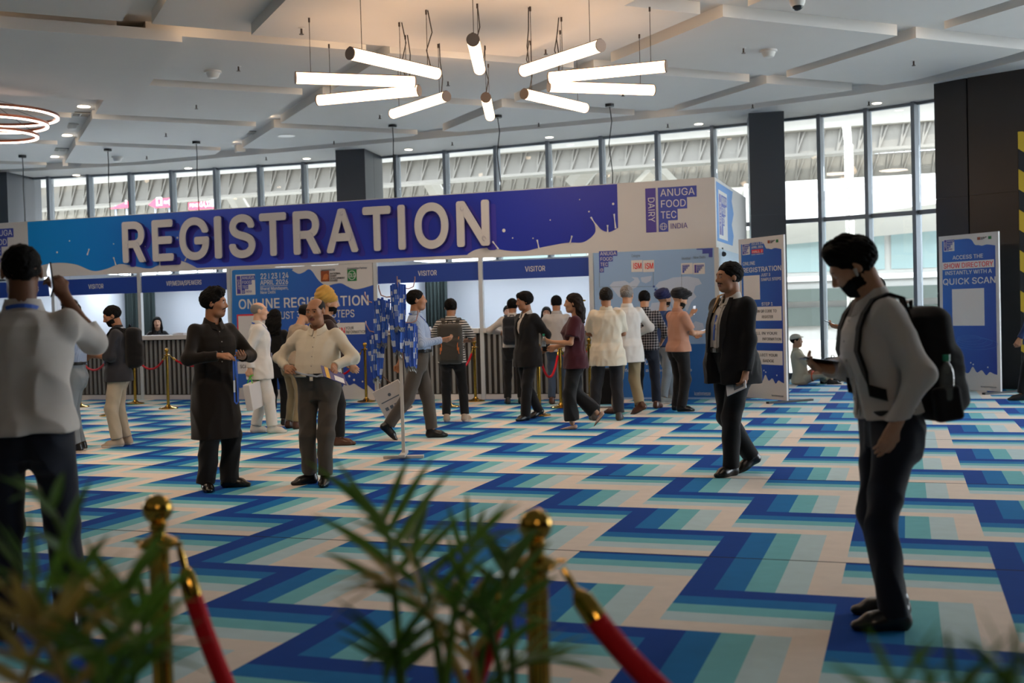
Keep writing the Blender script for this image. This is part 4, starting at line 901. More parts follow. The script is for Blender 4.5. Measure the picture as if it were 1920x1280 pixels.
    def paint(p):
        q = (p-hc) @ Mh; i = np.zeros(len(p)); x, y, z = q[:, 0], q[:, 1], q[:, 2]; ax = np.abs(x)
        i[(y > .068) & (ax < .026) & (z < -.052) & (z > -.074)] = 4
        if beard: 
            bd = (y > -.005) & (z < -.035-.45*np.maximum(0, y-.05)*(1-beard*.3)) & (z > -.122) & (ax > (.03 if beard < 1 else 0)) ; bd |= (y > .02) & (z < -.072) & (z > -.125)
            bd |= (y > .07) & (z < -.038) & (z > -.052) & (ax < .032)
            bd &= (z > -.09) | (y > .045)
            bd &= ~((y > .075) & (ax < .02) & (z < -.053) & (z > -.072)); bd &= (y > .02) | (ax > .04)
            if beard == .3: bd = (y > .06) & (z < -.040+.25*ax*0) & (z > -.0495-.12*ax) & (z < -.039-.12*ax) & (ax < .04)
            i[bd] = 1
        e = (y > .07) & (ax > .021) & (ax < .041) & (np.abs(z-.006) < .0058); i[e] = 2; i[e & (np.abs(ax-.031) < .0062)] = 3
        i[(y > .06) & (ax > .013) & (ax < .05) & (np.abs(z-.028+.12*(ax-.02)**1) < .0034)] = 1
        return i
    ob = mesh_sdf('body', bodyU, hres or min(res, .0075), m=[sm_, hm, eyew, eyeb, lipm], parent=root, paint=paint)
    # ---------------- hair and headgear
    hr = min(res, .008)
    def hmesh(nm, U, m_): return mesh_sdf(nm, U, hr, m=m_, parent=root)
    if hair in ('short', 'thick', 'bald', 'long', 'curly', 'bun', 'buzz', 'quiff'):
        t = {'short': .012, 'thick': .022, 'bald': .004, 'buzz': .006, 'quiff': .016}.get(hair, .016)
        ps = [EL(T_(0, -.02, .032), (.077+t, .097+t, .083+t*1.2), Mh)]
        if hair == 'quiff': ps += [RC(T_(-.045, .05, .1), T_(.045, .045, .104), .034, .034), RC(T_(0, -.03, .11), T_(0, .03, .118), .04, .035)]
        if hair == 'thick': ps += [RC(T_(-.04, .055, .085), T_(.04, .05, .09), .032, .034)]
        cuts = [EL(T_(0, .092, -.035), (.082, .075, .1), Mh), EL(T_(.085, .06, -.05), (.05, .06, .075), Mh), EL(T_(-.085, .06, -.05), (.05, .06, .075), Mh)]
        if hair == 'bald': cuts += [EL(T_(0, .03, .12), (.072, .12, .1), Mh)]
        cutp = [(T_(0, -.05, -.055 if hair not in ('long', 'curly', 'bun') else -.08), Mh @ V(0, -.35, -1.))]
        U = UN(ps, .02, cuts, .012, [(o, n/np.linalg.norm(n)) for o, n in cutp], folds(.008 if hair != 'bald' else .002, seed, (1, 1, 1), 75), .01)
        hmesh('hair', U, hm)
        if hair in ('long', 'curly'):
            w_ = .052 if hair == 'curly' else .04; dn = -.24 if hair == 'curly' else -.3
            ls = []
            for sx in (-.06, -.03, 0, .03, .06):
                y0 = -.075+.35*abs(sx); ls.append(RC(T_(sx, y0, .02), T_(sx*1.3, y0-.035, -.1), w_, w_)); ls.append(RC(T_(sx*1.3, y0-.035, -.1), T_(sx*1.45, y0-.05, dn), w_, w_*.55))
            hmesh('hair_length', UN(ls, .02, fold=folds(.012 if hair == 'curly' else .005, seed+3, (1, 1, .6 if hair == 'curly' else .15), 48 if hair == 'curly' else 60)), hm)
        if hair == 'long':
            hmesh('hair_sides', UN([RC(T_(sx*.078, .012, .03), T_(sx*.095, .02, -.12), .024, .024) for sx in (1, -1)] + [RC(T_(sx*.095, .02, -.12), T_(sx*.1, .05, -.3), .024, .016) for sx in (1, -1)], .02, fold=folds(.004, seed, (1, 1, .15), 60)), hm)
        if hair == 'bun': hmesh('hair_bun', UN([EL(T_(0, -.13, .03), (.04, .035, .04), Mh)], .01, fold=folds(.004, seed, (1, 1, 1), 60)), hm)
    elif hair[:6] == 'turban':
        tm = cloth('turban_'+hair[7:], {'gold': '#a8823c', 'black': '#101116', 'navy': '#1a1f4a'}[hair[7:]])
        ps = [EL(T_(0, -.02, .06), (.106, .128, .078), Mh), EL(T_(0, -.045, .11), (.095, .118, .066), Mh @ rotm(0, -.35, 0)), RC(T_(-.06, -.08, .085), T_(.06, -.08, .085), .06, .06)]
        if hair[7:] == 'black': ps += [EL(T_(0, .035, .115), (.1, .12, .055), Mh @ rotm(0, -.1, 0))]
        if hair[7:] == 'gold': ps += [EL(T_(0, -.06, .15), (.07, .09, .06), Mh @ rotm(0, -.5, 0))]
        wr = lambda p: .0045*np.sin(((p-hc) @ Mh @ V(.25, -.55, 1.))*150)
        hmesh('turban', UN(ps, .03, [EL(T_(0, .1, -.055), (.075, .08, .09), Mh)], .01, [(T_(0, 0, -.03), Mh @ V(0, -.25, -.97))], wr), tm)
    elif hair == 'cap' or hair == 'blackcap':
        cm = cloth('cap_'+hair, '#b8ae9c' if hair == 'cap' else '#131315')
        hmesh('hair', UN([EL(T_(0, -.02, .03), (.084, .105, .088), Mh)], .02, [EL(T_(0, .09, -.04), (.085, .08, .1), Mh)], .01, [(T_(0, -.05, -.045), Mh @ V(0, -.3, -.95))]), hm)
        hmesh('cap', UN([EL(T_(0, -.018, .045), (.09, .11, .088), Mh), RC(T_(-.035, .09, .062), T_(.035, .09, .062), .05, .05, Mh @ V(0, .25, 1), .14), RC(T_(-.025, .12, .055), T_(.025, .12, .055), .045, .045, Mh @ V(0, .3, 1), .14)], .012, cut=[(T_(0, 0, .042), Mh @ V(0, .12, -.99))]), cm)
    # ---------------- trousers
    b = dict(kind='trousers', col=cloth('black', '#15161a'), fit=1., hem=.1)
    b.update(bottom or {}); f = b['fit']; rz_ = b.get('rise', .135)
    if b['kind'] == 'trousers':
        lowtop = bool(top) and top[0].get('z0', 0) < 0
        ps = [LOFT(pel, Mp, [(-.13, .155*bw, .105*bw+belly*.2, -.005), (-.05, .168*bw, .118*bw+belly*.4, -.008), (rz_-.075, .163*bw+belly*.3, .111*bw+belly*.85, belly*.42), (rz_, .160*bw+belly*.36+.013, .111*bw+belly*1.02+.013, belly*.56)])]
        ps += [RC(pel+Mp @ V(sd*.07, -.055, -.06), pel+Mp @ V(sd*.075, -.04, -.14), .085*bw, .07*bw) for sd in (1, -1)]
        cuts = []
        for l in L.values():
            dn = l['A']-l['K']; dn = dn/np.linalg.norm(dn); hemp = l['A']+dn*(.085-b['hem'])
            ps += [RC(l['hp']+V(0, 0, .0), l['K'], .094*(.6+.4*bw)*f**.5, .07*f), CT(RC(l['K'], hemp+dn*.05, .07*f, b.get('hr', .06)*f), hemp, dn)]
        legsU = UN(ps, .03, fold=folds(b.get('amp', .006), seed+11, (1, 1, .75), 15))
        legsU.cut = [(pel+Mp @ V(0, 0, .07 if lowtop else rz_-.005), Mp @ V(0, 0, 1))]
        mesh_sdf('trousers', legsU, res, m=b['col'], parent=root)
        if b.get('belt'):
            bl = LOFT(pel, Mp, [(rz_-.05, .160*bw+belly*.34+.0145, .111*bw+belly*.97+.0145, belly*.5), (rz_-.013, .160*bw+belly*.36+.018, .111*bw+belly*1.02+.018, belly*.55)])
            U = UN([bl], .004); mesh_sdf('belt', U, min(res, .006), m=mat('leather_black', '#101010', .4), parent=root)
            bk = pel+Mp @ V(0, .111*bw+belly*1.54+.02, rz_-.031); q = MB(); q.box(-.02, .02, -.004, .004, -.016, .016); ob2 = q.build('buckle', mat('steel', '#9a9a98', .3, metal=1.), root, bevel=.002)
            ob2.matrix_local = Matrix.Translation(bk) @ Matrix([list(r) for r in Mp]).to_4x4()
    # ---------------- shoes
    sh_ = dict(col=mat('shoe_black', '#0f0e0e', .3), sole=None, w=1., sock=None); sh_.update(shoe or {})
    for l in L.values():
        Mf = rotm(l['yaw']+twist*.2, l['pit'], 0); o = l['A']; Fp = lambda x, y, z: o+Mf @ V(x, y, z)
        ps = [RC(Fp(0, -.035, -.045), Fp(0, -.028, .0), .038, .04), RC(Fp(0, -.03, -.05), Fp(0, .1, -.052), .037*sh_['w'], .042*sh_['w']), RC(Fp(0, .09, -.058), Fp(0, .158, -.064), .042*sh_['w'], .03*sh_['w'], Mf @ V(0, 0, 1), .75), RC(Fp(0, .0, -.015), Fp(0, .09, -.042), .036, .03)]
        if sh_.get('low'): ps = [RC(Fp(0, -.035, -.05), Fp(0, .09, -.062), .033, .036), RC(Fp(0, .09, -.064), Fp(0, .15, -.068), .034, .022, Mf @ V(0, 0, 1), .6)]
        cut = [(Fp(0, 0, -.085), Mf @ V(0, 0, -1))] + ([(Fp(0, 0, -.035), Mf @ V(0, .25, .97))] if sh_.get('low') else [(Fp(0, 0, .035), Mf @ V(0, 0, 1.))])
        zz = -.085+(.022 if sh_['sole'] else .008)
        ms = [sh_['col'], sh_['sole'] or mat('sole_dark', '#1a1816', .6)]
        mesh_sdf('shoe', UN(ps, .03, cut=cut), min(res, .007), m=ms, parent=root, paint=lambda p, o=o, Mf=Mf, zz=zz: (((p-o) @ Mf)[:, 2] < zz)*1)
    # ---------------- upper garments
    def torso_sec(fit, z0, z1, flare=0.):
        S = [(-.30, .178*bw+flare, .128*bw+belly*.3+flare, 0), (-.12, .17*bw+flare*.8, .122*bw+belly*.5+flare*.7, belly*.15), (.0, .162*bw+belly*.3+flare*.5, .114*bw+belly*.85+flare*.4, belly*.42), (.10, .156*bw+belly*.35+flare*.25, .108*bw+belly*1., belly*.55), (.2, .156*bw+belly*.25, .112*bw+belly*.85, belly*.45),
             (.32, .168*bw, .12*bw+belly*.25, .008+belly*.1), (.40, .165*bw, .11*bw, .0), (.45, .145*bw, .09*bw, -.01), (.49, .096, .07, -.014), (.52, .066, .06, -.016)]
        if z0 < 0: S = [(z, a+.022*min(1, max(0, (.12-z)/.12)), b_+.03*min(1, max(0, (.12-z)/.12)), o-.006*(z < .05)) for z, a, b_, o in S]
        if fem: S = [(z, a*(.93 if z > .1 else 1.01)-.012*math.exp(-((z-.13)/.09)**2), b_*.95+.022*math.exp(-((z-.33)/.06)**2), o+.02*math.exp(-((z-.33)/.07)**2)) for z, a, b_, o in S]
        S = np.array(S); zs = sorted(set([z0, z1]+[z for z in S[:, 0] if z0 < z < z1])); sh__ = lambda k, z: float(np.interp(z, S[:, 0], S[:, k]))
        return [(z, sh__(1, z)+fit, sh__(2, z)+fit, sh__(3, z)) for z in zs]
    def garment(nm, col, fit=.012, z0=-.02, z1=.515, sleeve=1., sw=1., flare=0., amp=.005, sub=(), ksub=.006, cut=(), collar=True, f=17., puff=0., gres=None):
        """sleeve: 0 none, .5 short, 1 long, .8 rolled below the elbow"""
        ps = [LOFT(pel, Mt, torso_sec(fit, z0, z1, flare))]; cuts = list(cut)
        for a in A.values():
            r = (.9 if fem else 1.)*sw; dS = a['E']-a['S']; dW = a['W']-a['E']; sS = a['S']
            ps.append(EL(sS+Mt @ V(-a['sd']*.022, 0, -.016), (.05*r*bw**.5+fit*.5,)*3))
            if sleeve < .7:
                e_ = a['S']+dS*(sleeve*1.45); ps.append(CT(RC(sS, e_+dS*.15, .05*r*bw**.5+fit*.6+puff*.4, .047*r+fit+puff), e_, dS/np.linalg.norm(dS)))
            else:
                k = (sleeve-.7)/.3; w_ = a['E']+dW*max(.08, k*.97)
                ps += [RC(sS, a['E'], .047*r*bw**.5+fit*.55, .04*r+fit*.55), CT(RC(a['E'], w_+dW*.15, .04*r+fit*.55, (.031 if k > .6 else .041)*r+fit*.5), w_, dW/np.linalg.norm(dW))]
        U0 = UN(ps, .042, fold=folds(amp, seed+23, (1, 1, .6), f))
        class GAR:
            c, R, lo, hi = U0.c, U0.R, U0.lo, U0.hi
            def __call__(self, p):
                d = U0(p)
                d = np.maximum(d, (p-(pel+Mt @ V(0, 0, z0))) @ (Mt @ V(0, 0, -1)))
                nc = np.sqrt((((p-neck-Mt @ V(0, .0, .012)) @ Mt*np.array([1, 1, .6]))**2).sum(1))-.06; d = smax(d, -nc, .006)
                for q in sub: d = smax(d, -q(p), ksub)
                return d
        o = mesh_sdf(nm, GAR(), gres or res, m=col, parent=root)
        if collar:
            q = MB(); n_ = 18; rows = []
            for k in range(n_+1):
                t = 2*math.pi*(k/n_*.92+.04); rows.append((math.sin(t), math.cos(t)))
            M2 = lambda x, y, z: neck+Mt @ V(x, y, z)
            vs = []; 
            for sx_, cy_ in rows:
                w = max(0, cy_); vs += [M2(.066*sx_, .064*cy_+.012, .045-.05*w), M2(.075*sx_, .074*cy_+.012, .05-.05*w), M2(.092*sx_, (.09+.02*w)*cy_+.012, -.004-.055*w), M2(.07*sx_, .068*cy_+.01, -.03-.04*w)]
            fs = [(4*k+j, 4*k+4+j, 4*k+4+(j+1) % 4, 4*k+(j+1) % 4) for k in range(n_) for j in range(4)]+[(0, 1, 2, 3), (4*n_+3, 4*n_+2, 4*n_+1, 4*n_)]
            q.add(vs, fs).build('collar', col, o, 60)
        return o
    X['garment'] = garment; X['cloth'] = cloth
    def front(x, z, fit=.012, back=False):                             # a point on the chest or back surface
        S = np.array(torso_sec(fit, -.3, .515)); zz = z-.915; a, b_, o = [float(np.interp(zz, S[:, 0], S[:, k])) for k in (1, 2, 3)]
        y = o+(-1 if back else 1)*b_*max(0, 1-min(1, abs(x/a))**2.4)**(1/2.4); return P(x, y, z)
    X['front'] = front
    for t in (top or []): garment(**t)
    if extras: extras(X)
    for o in root.children: 
        o.scale = tuple(v*s for v in o.scale); o.location = tuple(v*s for v in o.location)
    X['world'] = lambda p: root_m(root, s) @ Vector(p)
    return X
def root_m(root, s): return Matrix.Translation(root.location) @ Matrix.Rotation(root.rotation_euler.z, 4, 'Z') @ Matrix.Scale(s, 4)
def place(o, X, p, R=None):                                            # put a held thing where the person's local point p is
    s = X['s']; M = root_m(X['root'], s) @ Matrix.Translation(p)
    if R is not None: M = M @ Matrix([list(r) for r in R]).to_4x4()
    l, q, sc = M.decompose(); o.location = l; o.rotation_euler = q.to_euler(); return o
# ------------------------------------------------------------------ people
WS = cloth('white_shirt', '#bdb6af'); CREAM = cloth('cream_shirt', '#cbc2b0'); WOOL = cloth('grey_wool', '#4b453f'); BLK = cloth('black', '#121214'); KUR = cloth('kurta_black', '#17120f')
NAVY = cloth('navy_trousers', '#141925'); SUIT = cloth('suit_black', '#101013'); JEAN = cloth('denim', '#39475a', bump=.4); LJEAN = cloth('light_denim', '#7d858c', bump=.4); DJEAN = cloth('dark_denim', '#161c2a', bump=.4)
KHAKI = cloth('khaki', '#8f8064'); STONE = cloth('stone_cotton', '#b3a692'); WHC = cloth('white_cotton', '#cac6c0')
BROWNS = mat('shoe_brown', '#4a2a1a', .35); SNK = mat('shoe_white', '#bdb8b0', .6); SNB = mat('shoe_beige', '#a99884', .6); RUB = mat('sole_white', '#c9c5bd', .6)
LAN = mat('lanyard_blue', '#2a57b5', .6); LANW = mat('lanyard_white', '#c7ccd6', .6); CARD = mat('badge_card', '#c9ccd4', .4); BPK = cloth('backpack_black', '#0e0e11', bump=.5)
BLKM = mat('phone_black', '#0b0b0d', .2); SCR = mat('phone_screen', '#c8d4e6', .2, emit=.7); GOLDC = mat('brass', '#b08d3c', .18, metal=1.)
def pattern(name, base, fn):
    m = cloth(name, base); T = NT(m); X, Y, Z = T.xyz(); T.out(fn(T, X, Y, Z)); return m
def _check(T, X, Y, Z):
    w = lambda a, f, k: T.m('LESS_THAN', T.m('FLOORED_MODULO', T.m('MULTIPLY', a, f), 1.), k)
    d = T.m('MAXIMUM', w(X, 28., .22), w(Z, 26., .22)); d2 = T.m('MULTIPLY', w(X, 28., .22), w(Z, 26., .22))
    return T.mix(d2, T.mix(d, lin('#15151c'), lin('#7a7678')), lin('#c6c2c0'))
CHECK = pattern('check_shirt', '#222222', _check)
STRIPE = pattern('striped_shirt', '#222222', lambda T, X, Y, Z: T.mix(T.m('LESS_THAN', T.m('FLOORED_MODULO', T.m('MULTIPLY', Z, 30.), 1.), .5), lin('#17171a'), lin('#c4c0bb')))
PIN = pattern('pale_blue_shirt', '#8a9cb8', lambda T, X, Y, Z: T.mix(T.m('LESS_THAN', T.m('FLOORED_MODULO', T.m('MULTIPLY', X, 70.), 1.), .3), lin('#97a6be'), lin('#7f90ad')))
def held(X, name, label, cat, group=None):                             # a thing carried by a person: own top-level object, built in the person's units
    r = X['root']; e = empty(name, tuple(r.location), r.rotation_euler.z, label, cat, group); e.scale = (X['s'],)*3; return e
def orient(p, d, n):                                                   # frame at p: y along d, z along n
    d = V(*d)/np.linalg.norm(d); n = V(*n); n = n-d*(n @ d); n = n/np.linalg.norm(n); x = np.cross(d, n)
    return Matrix(((x[0], d[0], n[0], p[0]), (x[1], d[1], n[1], p[1]), (x[2], d[2], n[2], p[2]), (0, 0, 0, 1)))
def lanyard(X, drop=.34, fit=.02, col=None, card=True, back=True):
    q = MB(); f = X['front']
    for sd in (1, -1): q.ribbon([f(sd*.075*(1-t)+sd*.006, 1.425-t*drop, fit+.004) for t in (0, .12, .25, .4, .55, .7, .85, 1)], (1, 0, .25*sd), .016, .003)
    if back: q.ribbon([f(.075*math.cos(a), 1.432+.02*math.sin(a), fit+.006, True) if False else X['P'](.078*math.cos(a), -.012-.08*math.sin(a), 1.43+.025*math.sin(a)) for a in np.linspace(0, math.pi, 10)], (0, 0, 1), .018, .003)
    q.build('lanyard', col or LAN, X['root'])
    if card:
        p = f(0, 1.425-drop-.07, fit+.012); q = MB(); q.box(-.04, .04, -.003, .003, -.065, .06); o = q.build('badge', CARD, X['root']); o.matrix_local = Matrix.Translation(p) @ Matrix([list(r) for r in X['Mt']]).to_4x4()
        q = MB(); q.box(-.037, .037, -.0045, .0045, .02, .055); o2 = q.build('badge_band', LAN, o)
def placket(X, fit=.012, z0=.93, col=WS):
    f = X['front']; q = MB(); q.ribbon([f(0, z, fit+.003) for z in np.linspace(1.39, z0, 12)], (1, 0, 0), .03, .004); q.build('placket', col, X['root'])
    q = MB()
    for z in np.arange(1.36, z0, -.085): p = f(0, z, fit+.008); q.lathe([(.0055, 0), (.0055, .003)], n=8, M=orient(p, (0, 0, 1), (0, 1, 0)))
    q.build('button_row', mat('button', '#8f8a82', .4), X['root'])
def backpack(X, label, col=BPK, w=.15, h=.23, d=.09, z=1.17, accents=None, group=None, bottle=False, fit=.02):
    e = held(X, 'backpack', label, 'backpack', group); P = X['P']; Mt = X['Mt']; y0 = -.105-d
    U = UN([BX(P(0, y0, z), (w, d, h), Mt, min(d, w)*.75), BX(P(0, y0-d*.7, z-h*.3), (w*.82, d*.55, h*.55), Mt, d*.4)], .03, fold=folds(.004, 5, (1, 1, .7), 16))
    res = min(X['res'], .009); mesh_sdf('body', U, res, m=col, parent=e)
    for sd in (1, -1):
        pts = [P(sd*.08, y0+d*.8, z+h*.82)]+[P(sd*xx, yy, zz) for xx, yy, zz in ((.105, -.1, 1.425), (.115, -.04, 1.452), (.12, .03, 1.437), (.123, .08, 1.385))]+[X['front'](sd*(.125+.01*t), 1.33-t*.27, fit+.012) for t in (0, .35, .7, 1)]+[P(sd*.168, .05, 1.03)]
        MB().ribbon(pts, lambda i: (1, 0, 0) if i < 8 else (.4, 0, 1), .05, .014).build('shoulder_strap', col, e)
    MB().tube([P(-.035, y0+d*.5, z+h*.96), P(-.03, y0+d*.4, z+h*1.12), P(.03, y0+d*.4, z+h*1.12), P(.035, y0+d*.5, z+h*.96)], .009, 6).build('grab_handle', BLKM, e)
    MB().tube([P(w*.9*math.cos(a), y0-d*.35, z+h*.25+h*.55*math.sin(a)) for a in np.linspace(0, math.pi, 14)], .004, 5).build('zip', mat('zip_grey', '#3c3c40', .4), e)
    if accents:
        q = MB()
        for sd in (1, -1):
            q.tube([P(sd*w*.75, y0-d*1.02, z+h*.35), P(sd*w*.62, y0-d*1.25, z-h*.1), P(sd*w*.75, y0-d*1.25, z-h*.5)], .006, 5); q.box(-.014, .014, -.006, .006, -.02, .02, Matrix.Translation(P(sd*w*.68, y0-d*1.26, z-h*.25)))
        tag(q.build('orange_trim', accents, e), 'orange strap trim')
    if bottle:
        b = held(X, 'water_bottle', 'small clear water bottle with a green cap in the side pocket of the backpack', 'bottle'); c = P(-w*1.02, y0+.0, z-h*.62)
        MB().lathe([(.03, 0), (.032, .01), (.032, .11), (.026, .14), (.013, .16), (.013, .17)], tuple(c), 16).build('body', mat('clear_plastic', '#aab4b4', .1, trans=.8), b, 50); MB().lathe([(.016, .168), (.016, .195)], tuple(c), 12).build('cap', mat('cap_green', '#1f8a6a', .4), b)
        U = UN([BX(P(-w*.98, y0, z-h*.68), (.035, d*.6, h*.3), Mt, .02)], .01); mesh_sdf('side_pocket', U, res, m=col, parent=e)
    return e
def phone(X, arm, label, size=(.037, .075), up=(0, 0, 1), screen=True, off=.075, tilt=None, face=None):
    a = X['A'][arm]; p = a['W']+a['hd']*off+a['pn']*.03; d = tilt if tilt is not None else a['hd']; e = held(X, 'phone', label, 'phone'); M = orient(p, d, face if face is not None else -a['pn'])
    MB().box(-size[0], size[0], -size[1], size[1], -.004, .004, M).build('case', BLKM, e, bevel=.002)
    if screen: MB().box(-size[0]*.92, size[0]*.92, -size[1]*.95, size[1]*.95, .0042, .0046, M).build('screen', SCR, e)
    return e
def lapels(X, fit, zb, w=.05, col=SUIT, open_=.03):
    f = X['front']
    for sd in (1, -1):
        q = MB(); zs = np.linspace(1.44, zb, 9); xs_ = [sd*(.062*(1-k/8)+open_*(k/8)) for k in range(9)]; vs = []
        for k, z in enumerate(zs):
            ww = w*math.sin(min(1, (k+1.2)/4.2)*math.pi/2)*(1 if k < 5 else (9-k)/4.); a, b = f(xs_[k], z, fit+.008), f(xs_[k]+sd*max(ww, .006), z, fit+.007); vs += [a, b, b+V(0, .004, 0), a+V(0, .004, 0)]
        q.add(vs, [(4*k+j, 4*k+4+j, 4*k+4+(j+1) % 4, 4*k+(j+1) % 4) for k in range(8) for j in range(4)]+[(0, 1, 2, 3), (35, 34, 33, 32)]); q.build('lapel', col, X['root'], 40)

# nearest two figures
def ex(X):
    lanyard(X, .3, .02, LAN, False); a = X['A']['R']
    MB().tube([tuple(a['W']-(a['W']-a['E'])*.16+V(.034*math.cos(t), .02*math.sin(t), .022*math.sin(t))) for t in np.linspace(0, 2*math.pi, 14)], .005, 5).build('bracelet', mat('steel', '#9a9a98', .3, metal=1.), X['root'])
    phone(X, 'R', 'phone held up sideways by the man seen from behind at far left', tilt=V(-.1, .55, .83), face=V(-.97, -.22, .05), off=.085)
person('man seen from behind in a white shirt holding up a phone at far left', 66, 1190, 1.75, 4, head=(-4, 0, 0), arms={'R': dict(w=(.16, .25, 1.50), e=(.7, .5, -1), hd=(-.5, .15, .85), pn=(-.55, .6, .2), curl=1.), 'L': dict(w=(-.2, .22, 1.02), e=(-1, -.6, -.2))},
       legs={'R': dict(a=(.15, 0, .085)), 'L': dict(a=(-.12, .02, .085))}, skin='deep', hair='buzz', top=[dict(nm='shirt', col=WS, sleeve=.8, z0=-.02, fit=.022, amp=.013, f=12)], bottom=dict(col=NAVY, fit=1.08), res=.0075, hres=.006, extras=ex, build=1.04)
def ex(X):
    placket(X, .016, .95)
    backpack(X, 'black backpack worn by the man looking at his phone at right', h=.25, d=.1, z=1.12, bottle=True)
    phone(X, 'R', 'phone in the hand of the man in white shirt at right', size=(.038, .08), tilt=V(-.05, .96, .16), face=V(.1, -.35, .95), off=.06)
    tag(MB().tube([tuple(X['hc']+X['Mh'] @ V(-.086, .004, -.006)), tuple(X['hc']+X['Mh'] @ V(-.087, .012, -.04))], [.009, .005], 8).build('earbud', SNK, X['root']), 'white wireless earbud')
person('man in a white shirt and navy trousers looking down at his phone at right', 1674, 1168, 1.69, 250, head=(12, 25, 0), lean=.14, arms={'R': dict(w=(.10, .23, 1.13), e=(.8, -1, -.4), hd=(-.1, .95, .25), pn=(-.45, -.2, .75), curl=.95, thumb=.8), 'L': dict(w=(-.2, .05, .89), e=(-.7, -1, 0), hd=(.25, .35, -.9), curl=.3)},
       legs={'R': dict(a=(.1, -.04, .085), yaw=24), 'L': dict(a=(-.1, .03, .085), yaw=4)}, skin='mid', hair='quiff', beard=1, top=[dict(nm='shirt', col=WS, sleeve=1, z0=.01, fit=.02, amp=.012, f=12, sw=1.06)], bottom=dict(col=NAVY, hem=.06, belt=True, amp=.008, rise=.058), res=.0065, hres=.0055, extras=ex)
# middle of the floor
def ex(X):
    e = held(X, 'lanyard', 'blue and white lanyard dangling from the hands of the man in black kurta', 'lanyard'); a, b = X['A']['R'], X['A']['L']
    m_ = (a['W']+b['W'])/2+V(0, .07, -.0)
    q = MB(); q.ribbon([m_+V(.012, 0, 0), m_+V(.018, .01, -.18), m_+V(.016, .01, -.38), m_+V(0, .012, -.4), m_+V(-.012, .014, -.38), m_+V(-.01, .014, -.15), m_+V(-.006, 0, 0)], (.9, .4, 0), .02, .003); q.build('strap', LAN, e)
    q = MB(); q.ribbon([m_+V(.02, .016, -.2), m_+V(.02, .016, -.3)], (.9, .4, 0), .022, .004); q.build('white_band', LANW, e)
    placket(X, .02, 1.1, KUR)
person('young man in a long black kurta and black trousers looking sideways, hands together', 410, 917, 1.65, 152, head=(-48, 2, 0), arms={'R': dict(w=(.10, .26, 1.16), e=(1, -.5, -.5), hd=(-.75, .6, .05), pn=(-.3, -.2, -.9), curl=.7), 'L': dict(w=(-.13, .25, 1.14), e=(-1, -.5, -.5), hd=(.5, .8, .1), pn=(.2, -.3, .9), curl=.7)},
       legs={'R': dict(a=(.1, -.02, .085), yaw=20), 'L': dict(a=(-.12, -.03, .085), yaw=-50)}, skin='tan', hair='quiff', beard=.3, top=[dict(nm='kurta', col=KUR, z0=-.47, fit=.02, flare=.0, amp=.008, f=12)], bottom=dict(col=BLK, fit=1.2, hr=.07, hem=.06, amp=.01), hres=.0058, res=.009, build=.95, extras=ex)
def ex(X):
    placket(X, .016, .97, CREAM); a, b = X['A']['R'], X['A']['L']; p, q_ = a['W']+a['hd']*.08+a['pn']*.03, b['W']+b['hd']*.08+b['pn']*.03
    e = held(X, 'lanyard', 'white lanyard stretched between the hands of the balding man in cream shirt', 'lanyard'); MB().ribbon([p, p*.7+q_*.3+V(0, .02, -.03), p*.35+q_*.65+V(0, .03, -.045), q_+V(0, 0, .01)], (0, .4, 1), .016, .003).build('strap', LANW, e)
    e = held(X, 'brochure', 'dark blue and yellow brochure in the hand of the balding man', 'brochure'); M = orient(q_+V(-.03, .05, -.03), (.55, .5, .3), (.1, .6, .7))
    MB().box(-.08, .08, -.12, .12, -.003, .003, M).build('pages', mat('brochure_blue', '#2a2f6e', .4), e); MB().box(-.078, .078, .05, .09, .0035, .0045, M).build('yellow_strip', mat('brochure_yellow', '#c99a2a', .4), e); MB().box(-.07, .0, -.1, .0, .0035, .0045, M).build('printed_block', inkw, e)
person('balding man in a cream shirt and grey trousers holding a lanyard and brochure', 604, 907, 1.56, 196, head=(10, 8, 0), arms={'R': dict(w=(.25, .16, 1.09), e=(1, -.7, -.3), hd=(-.6, .75, .0), pn=(-.5, -.3, -.7), curl=1.), 'L': dict(w=(-.22, .27, 1.10), e=(-1, -.6, -.3), hd=(-.25, .8, -.3), pn=(.7, .1, -.6), curl=.9)},
       legs={'R': dict(a=(.12, -.02, .085), yaw=52), 'L': dict(a=(-.05, .08, .085), yaw=-8)}, skin='tan', hair='bald', hairc='greyblack', build=1.1, belly=.065, top=[dict(nm='shirt', col=CREAM, z0=.09, fit=.018, amp=.010, f=13, sw=1.08)], bottom=dict(col=WOOL, belt=True, fit=1.12, amp=.009), hres=.0058, res=.009, extras=ex)
